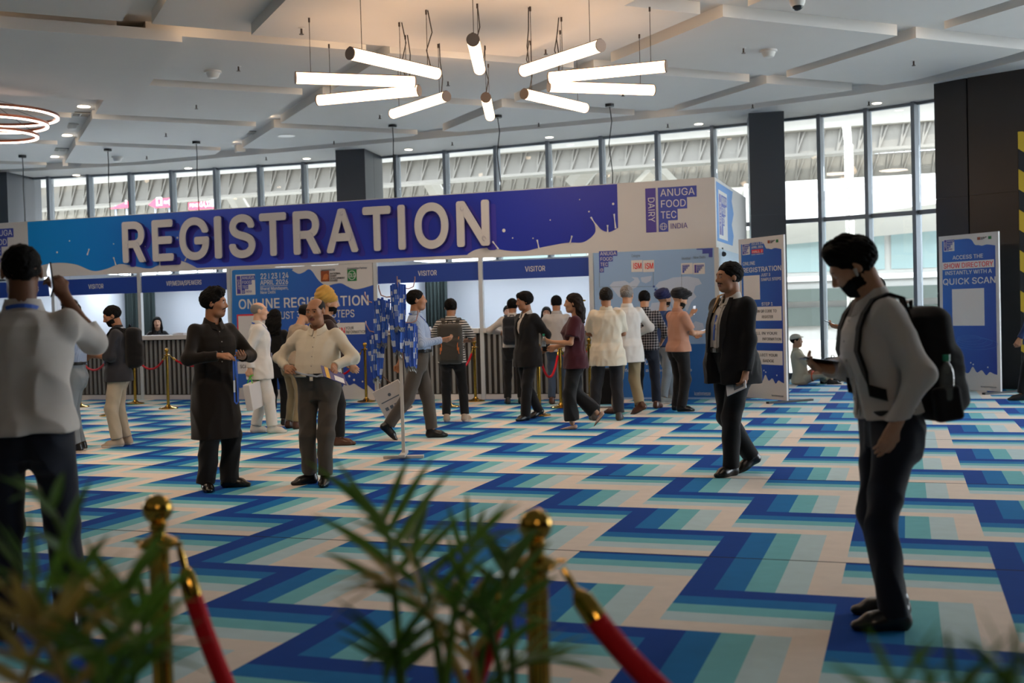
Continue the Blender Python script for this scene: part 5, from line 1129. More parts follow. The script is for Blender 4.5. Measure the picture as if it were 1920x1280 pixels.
def ex(X):
    X['garment']('suit_jacket', SUIT, .028, -.17, .515, 1., 1.06, .0, .006, [RC(X['P'](.0, .12, 1.50), X['P'](0, .17, 1.3), .06, .08), RC(X['P'](.0, .17, 1.3), X['P'](0, .2, .7), .08, .07)], .008, collar=False); lapels(X, .028, 1.0, .055, SUIT, .07); placket(X, .012, 1.04)
    a = X['A']['L']; p = a['W']+a['hd']*.1+a['pn']*.02; e = held(X, 'leaflet', 'small folded pale leaflet in the hand of the striding man in suit', 'leaflet'); M = orient(p+V(.03, .02, -.02), (.75, .3, -.35), (.2, .9, .3))
    MB().box(-.05, .05, -.09, .09, -.004, .004, M).build('pages', CARD, e); MB().box(-.03, .03, -.07, .02, .0045, .0055, M).build('printed_block', greyink, e)
    f = X['front']; q = MB(); q.ribbon([X['P'](.09, -.08, 1.44), X['P'](.095, -.02, 1.475), X['P'](.09, .05, 1.455), f(.075, 1.38, .03), f(.07, 1.32, .03)], (1, 0, 0), .03, .008); tag(q.build('bag_strap', mat('tan_leather', '#9a7748', .5), X['root']), 'tan shoulder strap')
    q = MB(); q.ribbon([f(.015, z, .02) for z in (1.3, 1.2, 1.1)], (1, 0, 0), .016, .003); q.build('lanyard', LAN, X['root'])
person('man in a black suit and white shirt striding across the carpet', 1378, 890, 1.76, 228, head=(14, 2, 0), arms={'L': dict(w=(-.24, .08, .83), e=(-.4, -1, 0), hd=(.1, .25, -1), curl=.8), 'R': dict(w=(.24, -.2, .86), e=(.5, -1, 0), curl=.5)},
       legs={'L': dict(a=(-.02, .06, .085), yaw=-6), 'R': dict(a=(.03, -.2, .14), yaw=10, pitch=24, k=(.1, 1, 0))}, skin='tan', hair='short', beard=.3, build=1.08, belly=.03, top=[dict(nm='shirt', col=WS, z0=.09, fit=.01)], bottom=dict(col=SUIT, belt=True, fit=1.12, hem=.07), hres=.006, res=.009, extras=ex)
def ex(X):
    lanyard(X, .33, .018, LAN); a = X['A']['L']
    e = held(X, 'carrier_bag', 'white paper carrier bag with dark print hanging behind the lanyard stand', 'bag'); p = a['W']+a['hd']*.09; M = Matrix.Translation(p+V(.0, -.08, -.33)) @ Matrix.Rotation(.45, 4, 'X')
    MB().box(-.06, .06, -.17, .17, -.2, .17, M).build('bag_body', mat('paper_white', '#c6c2c0', .7), e, bevel=.004)
    q = MB()
    for k in range(4): q.box(.0605, .062, -.12+.06*k, -.08+.06*k, -.1, -.06, M)
    q.box(.0605, .062, -.13, .1, .0, .012, M); q.lathe([(.02, 0), (.02, .002)], n=12, M=M @ Matrix.Translation((.0605, 0, .06)) @ Matrix.Rotation(math.pi/2, 4, 'Y')); q.build('print', greyink, e)
    for sx in (.05, -.05): MB().tube([M @ Vector((sx, -.07, .17)), M @ Vector((sx*.4, -.02, .28)), M @ Vector((sx*.4, .03, .28)), M @ Vector((sx, .07, .17))], .005, 5).build('handle', mat('cord_brown', '#5a3d30', .7), e)
person('man in a pale blue shirt and grey trousers walking behind the lanyard stand', 788, 822, 1.68, 90, head=(0, -4, 0), arms={'R': dict(w=(.14, .28, 1.14), e=(.5, -1, -.4), hd=(-.1, 1, .15), pn=(-.6, 0, .7), curl=.6), 'L': dict(w=(-.2, -.22, .86), e=(-.3, -1, 0), hd=(0, -.3, -1), curl=1.2)},
       legs={'L': dict(a=(-.06, .14, .085), yaw=-4), 'R': dict(a=(.07, -.36, .17), pitch=42, yaw=4)}, skin='tan', hair='short', top=[dict(nm='shirt', col=PIN, z0=.09, fit=.018, amp=.006)], bottom=dict(col=WOOL, belt=True, fit=1.12), res=.0105, extras=ex, belly=.02)
def ex(X): backpack(X, 'grey backpack with orange trim worn over a striped shirt', cloth('backpack_grey', '#3b3833', bump=.5), .175, .28, .09, 1.10, mat('trim_orange', '#b5622a', .6))
person('man from behind in a black and white striped shirt at a VISITOR counter', 851, 790, 1.60, 6, head=(0, 6, 0), arms={'R': dict(w=(.14, .3, 1.12), e=(1, -.6, -.4)), 'L': dict(w=(-.14, .3, 1.12), e=(-1, -.6, -.4))}, legs={'R': dict(a=(.16, 0, .085), yaw=18), 'L': dict(a=(-.1, 0, .085), yaw=-6)},
       hair='short', top=[dict(nm='shirt', col=STRIPE, sleeve=.6, z0=-.1)], bottom=dict(col=BLK), shoe=dict(col=SNB, sole=RUB), res=.011, extras=ex)
def ex(X):
    X['garment']('suit_jacket', SUIT, .024, -.2, .515, 1., 1.04, .0, .005, [RC(X['P'](.0, .12, 1.50), X['P'](0, .16, 1.4), .06, .08), RC(X['P'](.0, .16, 1.4), X['P'](0, .19, 1.0), .08, .03)], .008, collar=False); lapels(X, .024, 1.08, .045, SUIT, .02)
person('young man in a black suit looking left with hands clasped behind, before the counter', 992, 786, 1.66, 232, head=(22, 8, 0), arms={'R': dict(w=(.06, -.22, .93), e=(1, -.5, 0), hd=(-.8, -.1, -.3), curl=.8), 'L': dict(w=(-.1, -.24, .93), e=(-1, -.5, 0), hd=(.8, -.1, -.3), curl=.8)},
       legs={'L': dict(a=(-.08, .12, .085)), 'R': dict(a=(.08, -.22, .12), pitch=22)}, hair='thick', skin='tan', beard=.3, top=[dict(nm='shirt', col=WS, z0=.05, fit=.008)], bottom=dict(col=SUIT, fit=1.08, hem=.05), res=.0105, hres=.0065, extras=ex)
def ex(X):
    a = X['A']['L']; b = held(X, 'water_bottle', 'small clear water bottle with a green cap held by the woman in maroon', 'bottle'); c = a['W']+a['hd']*.07+V(0, .035, .0)
    MB().lathe([(.026, -.07), (.028, -.06), (.028, .03), (.012, .06), (.012, .068)], tuple(c), 14).build('body', mat('clear_plastic', '#aab4b4', .1, trans=.8), b, 50); MB().lathe([(.015, .066), (.015, .09)], tuple(c), 12).build('cap', mat('cap_green', '#1f8a6a', .4), b)
    p = X['hc']+X['Mh'] @ V(0, -.14, .02); MB().lathe([(.02, 0), (.03, .01), (.02, .02)], tuple(p), 10).build('hair_clip', mat('brass', '#b08d3c', .18, metal=1.), X['root'])
person('woman with long curly hair in a maroon top and black trousers walking left', 1082, 804, 1.60, 270, head=(0, 0, 0), fem=True, arms={'L': dict(w=(-.12, .29, 1.12), e=(-.5, -1, -.6), hd=(.1, .95, .25), pn=(.7, 0, .6), curl=.9), 'R': dict(w=(.12, .25, 1.05), e=(.5, -1, -.4))},
       legs={'L': dict(a=(-.05, .06, .085), yaw=0), 'R': dict(a=(.06, -.26, .19), pitch=48)}, skin='mid', hair='curly', hairc='brown', top=[dict(nm='blouse', col=cloth('maroon', '#3d1420'), sleeve=.5, z0=-.14, puff=.035, fit=.02, amp=.007, collar=False)], bottom=dict(col=BLK, fit=1.2, hr=.085, hem=.12, amp=.008), shoe=dict(col=mat('shoe_nude', '#a98a78', .4), low=True), res=.0105, hres=.0065, extras=ex)
person('man from behind in an untucked white short-sleeved shirt and charcoal trousers', 1142, 788, 1.68, -4, arms={'R': dict(w=(.03, .27, 1.07), e=(1, -.3, -.5), hd=(-1, .1, 0)), 'L': dict(w=(-.03, .28, 1.1), e=(-1, -.3, -.5), hd=(1, .1, 0))}, legs={'R': dict(a=(.13, -.03, .085)), 'L': dict(a=(-.19, .06, .085))},
       skin='tan', hair='short', hairc='greyblack', build=1.06, top=[dict(nm='shirt', col=CREAM, sleeve=.58, z0=-.2, fit=.026, flare=.015, amp=.008)], bottom=dict(col=cloth('charcoal', '#26262a'), fit=1.15), shoe=dict(col=mat('shoe_grey', '#3a3633', .6)), res=.0105)
person('grey-haired man in a white shirt and khaki trousers behind the untucked white shirt', 1180, 775, 1.72, -24, head=(40, 10, 0), arms={'R': dict(w=(.2, .2, 1.05), e=(1, -.6, -.2)), 'L': dict(w=(-.2, .2, 1.05), e=(-1, -.6, -.2))}, legs={'L': dict(a=(-.16, .06, .085), yaw=-40), 'R': dict(a=(.07, -.2, .13), yaw=-40, pitch=26)},
       skin='mid', hair='short', hairc='grey', top=[dict(nm='shirt', col=WHC, sleeve=1, z0=-.22, fit=.022)], bottom=dict(col=KHAKI, fit=1.1), shoe=dict(col=BROWNS, w=1.12), res=.011)
person('man from behind in a black and white checked shirt and dark jeans', 1213, 765, 1.66, 8, head=(-6, 14, 0), arms={'R': dict(w=(.22, .2, .98), e=(.8, -1, -.2)), 'L': dict(w=(-.15, .26, 1.08), e=(-1, -.6, -.2))}, legs={'R': dict(a=(.15, -.03, .085), yaw=16), 'L': dict(a=(-.14, .05, .085))},
       skin='mid', hair='short', build=1.05, top=[dict(nm='shirt', col=CHECK, sleeve=.85, z0=-.06, fit=.018)], bottom=dict(col=DJEAN, fit=1.08), shoe=dict(col=BROWNS), res=.011)
def ex(X): phone(X, 'R', 'phone held up towards the map by the man in navy turban', tilt=V(0, .2, 1), face=V(0, -1, .2))
person('man in a navy turban and blue shirt raising a phone towards the map panel', 1249, 755, 1.65, 58, arms={'R': dict(w=(.06, .46, 1.36), e=(.8, -.3, -1), hd=(0, .5, .85), pn=(-.3, .8, 0), curl=.8), 'L': dict(w=(-.1, .3, 1.15), e=(-1, -.5, -.4))}, legs={'R': dict(a=(.12, -.12, .085)), 'L': dict(a=(-.16, .2, .085))},
       skin='mid', hair='turban_navy', beard=1, top=[dict(nm='shirt', col=cloth('blue_tee', '#28406e'), sleeve=.55, z0=-.04, fit=.016, collar=False)], bottom=dict(col=LJEAN, fit=1.05), shoe=dict(col=mat('shoe_grey2', '#7c7f7c', .6), sole=RUB), res=.0115, extras=ex)
def ex(X): phone(X, 'R', 'phone held low in the hand of the man in peach polo', tilt=V(-.1, .95, .15), face=V(0, -.3, 1))
person('man in a black turban and peach polo shirt beside the map panel', 1275, 770, 1.63, 56, head=(14, 16, 0), arms={'R': dict(w=(.1, .34, 1.12), e=(.6, -1, -.4), hd=(-.2, 1, .1), pn=(-.3, -.2, .8), curl=.8), 'L': dict(w=(-.1, .32, 1.1), e=(-1, -.6, -.4))}, legs={'R': dict(a=(.12, -.05, .085), yaw=30), 'L': dict(a=(-.12, .02, .085), yaw=0)},
       skin='mid', hair='turban_black', beard=1, top=[dict(nm='polo', col=cloth('peach', '#a97c67'), sleeve=.55, z0=-.06, fit=.018)], bottom=dict(col=BLK, fit=1.15, hem=.06), res=.011, extras=ex)
def ex(X): backpack(X, 'dark grey backpack worn by the man leaning on the counter behind the black suit', cloth('backpack_dark', '#1d1e23', bump=.5), .15, .23, .09, 1.18)
person('man from behind in a white shirt leaning on the counter behind the black suit', 965, 757, 1.62, 4, lean=.1, arms={'R': dict(w=(.2, .34, 1.18), e=(1, -.4, -.5)), 'L': dict(w=(-.24, .3, 1.17), e=(-1, -.5, -.3))}, hair='short', top=[dict(nm='shirt', col=WS, z0=.0, fit=.016)], bottom=dict(col=BLK), res=.0115, extras=ex)
person('man from behind in a light grey shirt and blue jeans at the counter', 1048, 757, 1.64, 8, head=(-10, 8, 0), arms={'R': dict(w=(.18, .32, 1.16), e=(1, -.5, -.5)), 'L': dict(w=(-.16, .33, 1.16), e=(-1, -.5, -.4))}, hair='short', top=[dict(nm='shirt', col=cloth('grey_shirt', '#a9a5a2'), z0=-.08, sleeve=.85, fit=.018)], bottom=dict(col=JEAN), shoe=dict(col=BROWNS), res=.0115)
# left group
def ex(X):
    lanyard(X, .36, .02, LAN); a = X['A']['R']; p = a['W']+a['hd']*.1
    e = held(X, 'carrier_bag', 'white and green carrier bag held by the man in white kurta', 'bag'); M = Matrix.Translation(p+V(-.02, .05, -.24)) @ Matrix.Rotation(.9, 4, 'Z') @ Matrix.Rotation(.2, 4, 'X')
    MB().box(-.05, .05, -.15, .12, -.18, .16, M).build('bag_body', mat('paper_white', '#c6c2c0', .7), e, bevel=.004); MB().box(-.052, .052, .1205, .15, -.18, .16, M).build('green_gusset', mat('bag_green', '#3fae2c', .5), e)
    for sx in (.04, -.04): MB().tube([M @ Vector((sx, -.06, .16)), M @ Vector((0, -.03, .25)), M @ Vector((0, .03, .25)), M @ Vector((sx, .07, .16))], .007, 5).build('handle', mat('bag_green', '#3fae2c', .5), e)
person('elderly bald man in a white kurta and white trousers facing right', 492, 812, 1.61, 88, arms={'R': dict(w=(.2, -.14, .87), e=(.3, -1, 0), curl=.9), 'L': dict(w=(-.2, .0, .86))}, legs={'R': dict(a=(.08, .13, .085), yaw=4), 'L': dict(a=(-.1, -.08, .085))},
       skin='light', hair='bald', hairc='grey', top=[dict(nm='kurta', col=WHC, z0=-.2, fit=.022, sw=1.1, amp=.006)], bottom=dict(col=WHC, fit=1.15), shoe=dict(col=SNK, sole=RUB), res=.0105, hres=.0065, extras=ex)
def ex(X):
    p = X['hc']+X['Mh'] @ V(-.06, -.09, .07); MB().lathe([(.012, 0), (.022, .01), (.012, .02)], tuple(p), 10).build('hair_clip', mat('brass', '#b08d3c', .18, metal=1.), X['root'])
person('woman in black with a gold hair clip, back turned, before the blue panel', 522, 797, 1.52, 24, fem=True, arms={'R': dict(w=(.15, .25, 1.1), e=(1, -.6, -.3)), 'L': dict(w=(-.15, .25, 1.1), e=(-1, -.6, -.3))}, hair='curly', top=[dict(nm='top', col=BLK, z0=-.2, collar=False)], bottom=dict(col=BLK, fit=1.1), res=.0115, extras=ex)
person('man in a beige t-shirt and black cap leaning towards the blue panel', 552, 803, 1.60, 62, lean=.3, head=(10, 10, 0), arms={'R': dict(w=(.1, .3, .98), e=(1, -1, .1)), 'L': dict(w=(-.1, .34, 1.02), e=(-1, -.5, 0))}, skin='mid', hair='blackcap', top=[dict(nm='tee', col=cloth('beige_tee', '#978672'), sleeve=.55, z0=-.06, fit=.018, collar=False)], bottom=dict(col=KHAKI, fit=1.1), shoe=dict(col=BROWNS), res=.011)
person('man in a mustard yellow turban and dark brown shirt behind the balding man', 622, 834, 1.66, 86, head=(0, 0, 0), arms={'R': dict(w=(.2, .22, .92), e=(.4, -1, 0)), 'L': dict(w=(-.2, .2, .95))}, legs={'R': dict(a=(.1, .08, .085), yaw=6), 'L': dict(a=(-.1, -.05, .085))}, skin='mid', hair='turban_gold', beard=1, top=[dict(nm='shirt', col=cloth('brown_shirt', '#2a1a17'), z0=-.1)], bottom=dict(col=BLK), shoe=dict(col=BROWNS), res=.0105)
def ex(X):
    lanyard(X, .36, .02, LANW); backpack(X, 'black backpack worn by the bearded man in cream trousers at left', z=1.2, h=.25)
    a, b = X['A']['L'], X['A']['R']; p = (a['W']+b['W'])/2+V(0, .1, 0); e = held(X, 'brochure', 'dark printed brochure in the hands of the bearded man at left', 'brochure'); M = orient(p, (0, .9, .15), (0, -.3, .9))
    MB().box(-.09, .09, -.07, .07, -.003, .003, M).build('pages', mat('brochure_blue', '#2a2f6e', .4), e); MB().box(-.07, .0, -.05, .05, .0035, .0045, M).build('printed_block', CARD, e)
person('bearded man in a dark grey shirt and cream trousers reading a brochure at left', 226, 836, 1.60, 278, head=(-8, 22, 0), arms={'L': dict(w=(-.1, .28, 1.12), e=(-.6, -1, -.5), hd=(.2, 1, 0), curl=.7), 'R': dict(w=(.08, .3, 1.12), e=(.6, -1, -.5), hd=(-.2, 1, 0), curl=.7)},
       legs={'L': dict(a=(-.09, .02, .085)), 'R': dict(a=(.1, -.06, .085))}, skin='tan', hair='short', beard=1, top=[dict(nm='shirt', col=cloth('slate_shirt', '#2c2d33'), sleeve=.8, z0=-.12, fit=.02)], bottom=dict(col=STONE, fit=1.15), shoe=dict(col=SNB, sole=RUB, w=1.12), res=.0105, hres=.0065, extras=ex)
person('man in a pale blue shirt and faded jeans behind the raised arm at left', 146, 846, 1.64, 282, head=(0, 10, 0), arms={'L': dict(w=(-.12, .26, 1.08), e=(-.6, -1, -.4), hd=(.2, 1, 0)), 'R': dict(w=(.12, .26, 1.08), e=(.6, -1, -.4))}, skin='tan', hair='short', top=[dict(nm='shirt', col=PIN, sleeve=.8, z0=.09, fit=.018)], bottom=dict(col=LJEAN, belt=True), shoe=dict(col=mat('shoe_black', '#0f0e0e', .3), sole=RUB), res=.0105)
# counter staff
for px, py, H, hr_, lab in ((296, 700, 1.5, 'long', 'woman in black with long dark hair behind the VIP/MEDIA/SPEAKERS counter'), (954, 700, 1.52, 'bun', 'woman with tied dark hair behind the counter, left of the black suit'), (1026, 700, 1.48, 'long', 'woman with long dark hair behind the counter, right of the black suit')):
    L_ = onY(px, 640, 18.45)
    person(lab, px, py, H, 180, loc=(L_[0], L_[1], 0), fem=True, arms={'R': dict(w=(.16, .24, 1.26), e=(1, -.4, -.6), hd=(-.5, .8, 0)), 'L': dict(w=(-.16, .24, 1.26), e=(-1, -.4, -.6), hd=(.5, .8, 0))}, skin='light', hair=hr_, top=[dict(nm='top', col=BLK, z0=-.1)], res=.0115, hres=.0075)
# by the windows and at the right edge
person('man in a cream uniform and cap sitting cross-legged on the floor by the window', 1512, 720, 1.66, 84, loc=(-1.80, 20.95, 0), drop=.80, lean=-.12, head=(20, 4, 0), arms={'R': dict(w=(-.02, .26, .28+.0), e=(1, .1, -.2), hd=(-.9, .2, 0)), 'L': dict(w=(.02, .28, .32), e=(-1, .1, -.2), hd=(.9, .2, 0))},
       legs={'R': dict(a=(-.1, .42, .075), k=(.9, .3, .5), yaw=-30), 'L': dict(a=(.12, .52, .07), k=(-.6, .3, .9), yaw=10)}, skin='mid', hair='cap', top=[dict(nm='uniform_shirt', col=cloth('cream_uniform', '#b9ab92'), sleeve=.58, z0=-.08, fit=.024)], bottom=dict(col=cloth('cream_uniform', '#b9ab92'), fit=1.15), res=.011,
       extras=lambda X: tag(MB().tube([tuple(X['L']['R']['hp']*.45+X['L']['R']['K']*.55+V(.085*math.cos(t)*0+.0, .04*0, 0)+np.cross(V(0, 0, 1), (X['L']['R']['K']-X['L']['R']['hp'])/.43)*.088*math.cos(t)+V(0, 0, .088*math.sin(t))) for t in np.linspace(0, 2*math.pi, 16)], .018, 6).build('knee_band', mat('band_orange', '#d2542a', .5), X['root']), 'orange band'))
U_ = UN([BX(V(0, 0, .23), (.17, .11, .23), None, .09), BX(V(0, -.1, .16), (.13, .06, .14), None, .05)], .03, fold=folds(.005, 3, (1, 1, .7), 16), cut=[(V(0, 0, .004), V(0, 0, -1))])
P_ = onY(1562, 700, 21.35); e = empty('backpack', (P_[0], 21.35, 0), .2, 'black backpack standing on the floor by the window beside the seated man', 'backpack'); mesh_sdf('body', U_, .01, m=BPK, parent=e); MB().tube([(-.03, 0, .45), (-.02, 0, .5), (.02, 0, .5), (.03, 0, .45)], .008, 6).build('grab_handle', BLKM, e); MB().tube([(.12*math.cos(a), -.158, .14+.12*math.sin(a)) for a in np.linspace(0, math.pi, 12)], .004, 5).build('zip', mat('zip_grey', '#3c3c40', .4), e)
def ex(X): phone(X, 'L', 'phone in the hand of the person hidden behind the man in white shirt', tilt=V(0, .9, .4), face=V(0, -.4, .9), off=.1)
person('person in a white shirt mostly hidden behind the man at right, holding a phone', 1645, 820, 1.66, 272, arms={'L': dict(w=(-.1, .36, 1.2), e=(-.6, -1, -.5), hd=(.1, .95, .2), pn=(.4, -.2, .8), curl=.8), 'R': dict(w=(.2, .1, .9))}, skin='tan', hair='short', top=[dict(nm='shirt', col=WHC, z0=-.05)], bottom=dict(col=BLK), res=.0115, extras=ex)
person('person in a blue long-sleeved top walking in at the right edge', 1944, 752, 1.68, 268, arms={'L': dict(w=(-.22, .22, .86), e=(-.3, -1, 0), curl=.8), 'R': dict(w=(.22, -.1, .86))}, legs={'L': dict(a=(-.08, .2, .085)), 'R': dict(a=(.08, -.2, .14), pitch=25)}, skin='tan', hair='short', top=[dict(nm='jacket', col=cloth('blue_jacket', '#27375e'), z0=-.12, fit=.025)], bottom=dict(col=BLK), res=.0115)
# suitcase between the legs of the crowd
P_ = g(1135, 765); e = empty('suitcase', (P_[0], P_[1]+.15, 0), .3, 'black upright trolley suitcase on the carpet behind the untucked white shirt', 'suitcase')
MB().box(-.2, .2, -.12, .12, .05, .58).build('shell', BPK, e, bevel=.04); MB().tube([(-.1, .1, .55), (-.1, .1, .95), (.1, .1, .95), (.1, .1, .55)], .009, 6).build('trolley_handle', mat('steel', '#9a9a98', .3, metal=1.), e)
for sx in (-.16, .16):
    for sy in (-.08, .08): MB().lathe([(.025, -.012), (.025, .012)], n=12, M=Matrix.Translation((sx, sy, .026)) @ Matrix.Rotation(math.pi/2, 4, 'Y')).build('wheel', BLKM, e)
# ------------------------------------------------------------------ lanyard stand
P_ = g(757, 859); LS = empty('lanyard_stand', (P_[0], P_[1], 0), YAW, 'white metal stand with hooks hung full of blue lanyards on the open carpet', 'display stand'); wm = mat('white_metal', '#c2beb8', .4, metal=.2)
MB().box(-.016, .016, -.016, .016, .03, 1.77).build('pole', wm, LS)
MB().box(-.2, .2, -.03, .03, .0, .03).build('foot', wm, LS, bevel=.003); MB().box(-.03, .03, -.2, .2, .0305, .058).build('foot', wm, LS, bevel=.003)
cop = mat('hook_pinkish', '#a9827a', .35, metal=.4)
HK = [(-.0, 1.74, .12, 'top front'), (-.30, 1.60, .0, 'upper left'), (-.30, 1.31, 0, 'lower left'), (-.17, 1.66, .06, 'short left'), (.16, 1.40, -.03, 'right'), (.14, 1.74, -.06, 'top right')]
for hx, hz, hy, nm in HK:
    MB().tube([(0, 0, hz-.05), (hx*.7, -hy*.7, hz-.06), (hx, -hy, hz-.04), (hx*1.12, -hy*1.12, hz+.03), (hx*1.12, -hy*1.12, hz+.06)], .006, 6).build('hook', cop, LS)
m = mat('lanyard_print', '#2a57b5', .6); T = NT(m); X, Y, Z = T.xyz()
oi = T.n('ShaderNodeObjectInfo'); f_ = T.m('FLOORED_MODULO', T.m('ADD', T.m('MULTIPLY', Z, 2.4), T.m('MULTIPLY', oi.outputs['Random'], .45)), 1.)
T.out(T.ramp(f_, [(0, lin('#1d4aa8')), (.5, lin('#a9b6cc')), (.64, lin('#2257b8')), (.9, lin('#b4bed0'))], 'CONSTANT'))
q = MB(); q.ribbon([(-.004, 0, 0), (-.009, .002, -.15), (-.01, -.002, -.32), (-.003, 0, -.42)], (1, .3, 0), .016, .0025); q.ribbon([(.004, .004, 0), (.01, .006, -.15), (.008, .002, -.33), (.003, .004, -.42)], (1, -.3, 0), .016, .0025)
LP = empty('lanyard', (0, 0, 0)); q.build('strap', m, LP); MB().tube([(0, .002, -.42), (.008, .002, -.44), (0, .002, -.47), (-.008, .002, -.45)], .004, 5).build('clip', mat('steel', '#9a9a98', .3, metal=1.), LP)
first = True; MW = Matrix.Translation(LS.location) @ Matrix.Rotation(YAW, 4, 'Z')
for hx, hz, hy, nm, cnt in ((0, 1.735, .10, 'top front hook', 16), (-.17, 1.59, .06, 'short left hook', 10), (-.24, 1.245, 0, 'lower left hook', 17), (.10, 1.34, .03, 'right hook', 15), (-.02, 1.50, .06, 'middle of the pole', 12)):
    for k in range(cnt):
        o = LP if first else copy_tree(LP); first = False
        t = (k+.5)/cnt-.5; p = MW @ Vector((hx+t*(.14 if hx >= 0 else .17), -hy+rnd.uniform(-.03, .03), hz+rnd.uniform(-.012, .012)-.05*abs(t)))
        o.location = p; o.rotation_euler = (rnd.uniform(-.04, .04), t*.22*(1 if hx < 0 else .4), YAW+rnd.uniform(-.6, .6))
        tag(o, 'blue and white lanyard in the bundle at the %s of the stand' % nm, 'lanyard', 'lanyards on the '+nm)

# ------------------------------------------------------------------ brass stanchions and velvet ropes
velvet = mat('red_velvet', '#b8081a', .7, spec=.25, bump=.3, bscale=200); brass = mat('brass_polished', '#b9913f', .12, metal=1.)
def make_stanchion():
    r = empty('stanchion')
    MB().lathe([(.155, 0), (.155, .012), (.14, .022), (.06, .036), (.034, .06), (.026, .075)], n=32).build('base', brass, r, 35)
    MB().lathe([(.0245, .07), (.0245, .86)], n=24).build('pole', brass, r, 40)
    MB().lathe([(.026, .858), (.038, .864), (.046, .872), (.046, .879), (.038, .886), (.024, .892), (.018, .897), (.0165, .905), (.02, .914), (.022, .92), (.018, .926)], n=24).build('collar', brass, r, 35)
    for a in range(4):
        t = [(.048+.012*(1-math.cos(b_)) , .013*math.sin(b_), 0) for b_ in np.linspace(0, 2*math.pi, 11)]
        MB().tube([Matrix.Translation((0, 0, .876)) @ Matrix.Rotation(a*math.pi/2+.3, 4, 'Z') @ Vector((.042+.012*(1-math.cos(b_)), .012*math.sin(b_), 0)) for b_ in np.linspace(0, 2*math.pi, 11)], .0035, 5).build('ring', brass, r, 60)
    MB().lathe([(.012, .924)]+[(max(.001, .036*math.sin(a)), .957-.036*math.cos(a)) for a in np.linspace(.35, math.pi, 14)], n=24).build('ball_finial', brass, r, 60)
    return r
ST = make_stanchion(); stan = {}
LL = at(297, 1010, 2.73); RR = at(1005, 1040, 2.39); EX = at(2320, 1280, 1.9)
for key, P_, lab in (('L', LL, 'brass stanchion with a ball top in the left foreground'), ('R', RR, 'brass stanchion with a ball top behind the palm in the centre foreground'),
                     ('a', g(316, 766), 'brass stanchion standing alone before the VIP counter'), ('b', g(254, 757), 'brass stanchion half hidden by the black backpack at left'), ('c', g(206, 779), 'brass stanchion behind the cream trousers at left'), ('d', g(150, 763), 'brass stanchion behind the faded jeans at left'),
                     ('e', g(687, 753), 'brass stanchion before the right end of the blue registration panel'), ('f', g(892, 752), 'brass stanchion right of the grey backpack at the counter'), ('h', g(843, 763), 'brass stanchion hidden behind the striped shirt man'), ('i', g(1012, 779), 'brass stanchion behind the black suit at the counter'), ('j', g(1052, 764), 'brass stanchion behind the woman in maroon'), ('k', g(1107, 750), 'brass stanchion between the maroon top and the untucked white shirt'), ('x', EX, None)):
    if lab is None: stan[key] = Vector((P_[0], P_[1], 0)); continue
    o = ST if key == 'L' else copy_tree(ST); o.location = (P_[0], P_[1], 0); o.rotation_euler = (0, 0, rnd.uniform(0, 1.5)); tag(o, lab, 'stanchion', 'brass stanchions'); stan[key] = Vector((P_[0], P_[1], 0))
so = tag(MB().lathe([(.155, 0), (.155, .012), (.06, .036), (.026, .075), (.0245, .86), (.046, .872), (.02, .9), (.036, .957), (.01, .99)], (0, 0, 0), 24).build('stanchion', brass, None, 35), 'brass stanchion just outside the right foreground', 'stanchion', 'brass stanchions'); so.location = stan['x']
def rope(ka, kb, sag, lab, r=.0235, zt=.872):
    A, B = stan[ka]+Vector((0, 0, zt)), stan[kb]+Vector((0, 0, zt)); d = (B-A); d.z = 0; d.normalize(); A = A+d*.058; B = B-d*.058
    n = 26; pts = [A.lerp(B, t)-Vector((0, 0, sag*(1-(2*t-1)**2)**.9)) for t in [k/n for k in range(n+1)]]
    ro = empty('velvet_rope', A, 0, lab, 'rope', 'red velvet ropes'); L = [p-A for p in pts]
    def walk(dist, rev=False):
        P = L[::-1] if rev else L; acc = 0
        for i in range(len(P)-1):
            s_ = (P[i+1]-P[i]).length
            if acc+s_ > dist: return i, P[i].lerp(P[i+1], (dist-acc)/s_)
            acc += s_
        return len(P)-2, P[-1]
    i0, p0 = walk(.115); i1, p1 = walk(.115, True)
    mid = [p0]+[L[i] for i in range(i0+1, n-i1)]+[p1]
    MB().tube(mid, r, 12).build('rope', velvet, ro, 60)
    for rev in (False, True):
        _, a = walk(.0, rev); _, b = walk(.055, rev); _, c_ = walk(.125, rev); a = L[-1] if rev else L[0]
        MB().tube([a, a.lerp(b, .5), b], [.006, .009, .007], 8).build('snap_hook', brass, ro, 60); MB().tube([b, b.lerp(c_, .1), b.lerp(c_, .3), c_], [.009, .014, r*.95, r*1.04], 12).build('end_ferrule', brass, ro, 40)
rope('L', 'R', .62, 'red velvet rope hanging between the two foreground stanchions', .0215); rope('R', 'x', .38, 'thick red velvet rope running down to the right from the centre foreground stanchion', .0245)
rope('d', 'c', .2, 'red velvet rope at far left behind the pale blue shirt', .017); rope('b', 'a', .24, 'red velvet rope left of the lone stanchion by the VIP counter', .017)
stan['z'] = Vector(tuple(g(425, 756))); rope('a', 'z', .2, 'red velvet rope right of the lone stanchion, running behind the black kurta', .017)
stan['y'] = Vector(tuple(g(590, 752))); rope('y', 'e', .42, 'red velvet rope before the blue registration panel at its right end', .017)
rope('h', 'f', .30, 'red velvet rope beside the grey backpack at the counter', .017); rope('i', 'j', .38, 'red velvet rope hanging between the black suit and the maroon top', .017); rope('j', 'k', .3, 'red velvet rope behind the woman in maroon', .017)

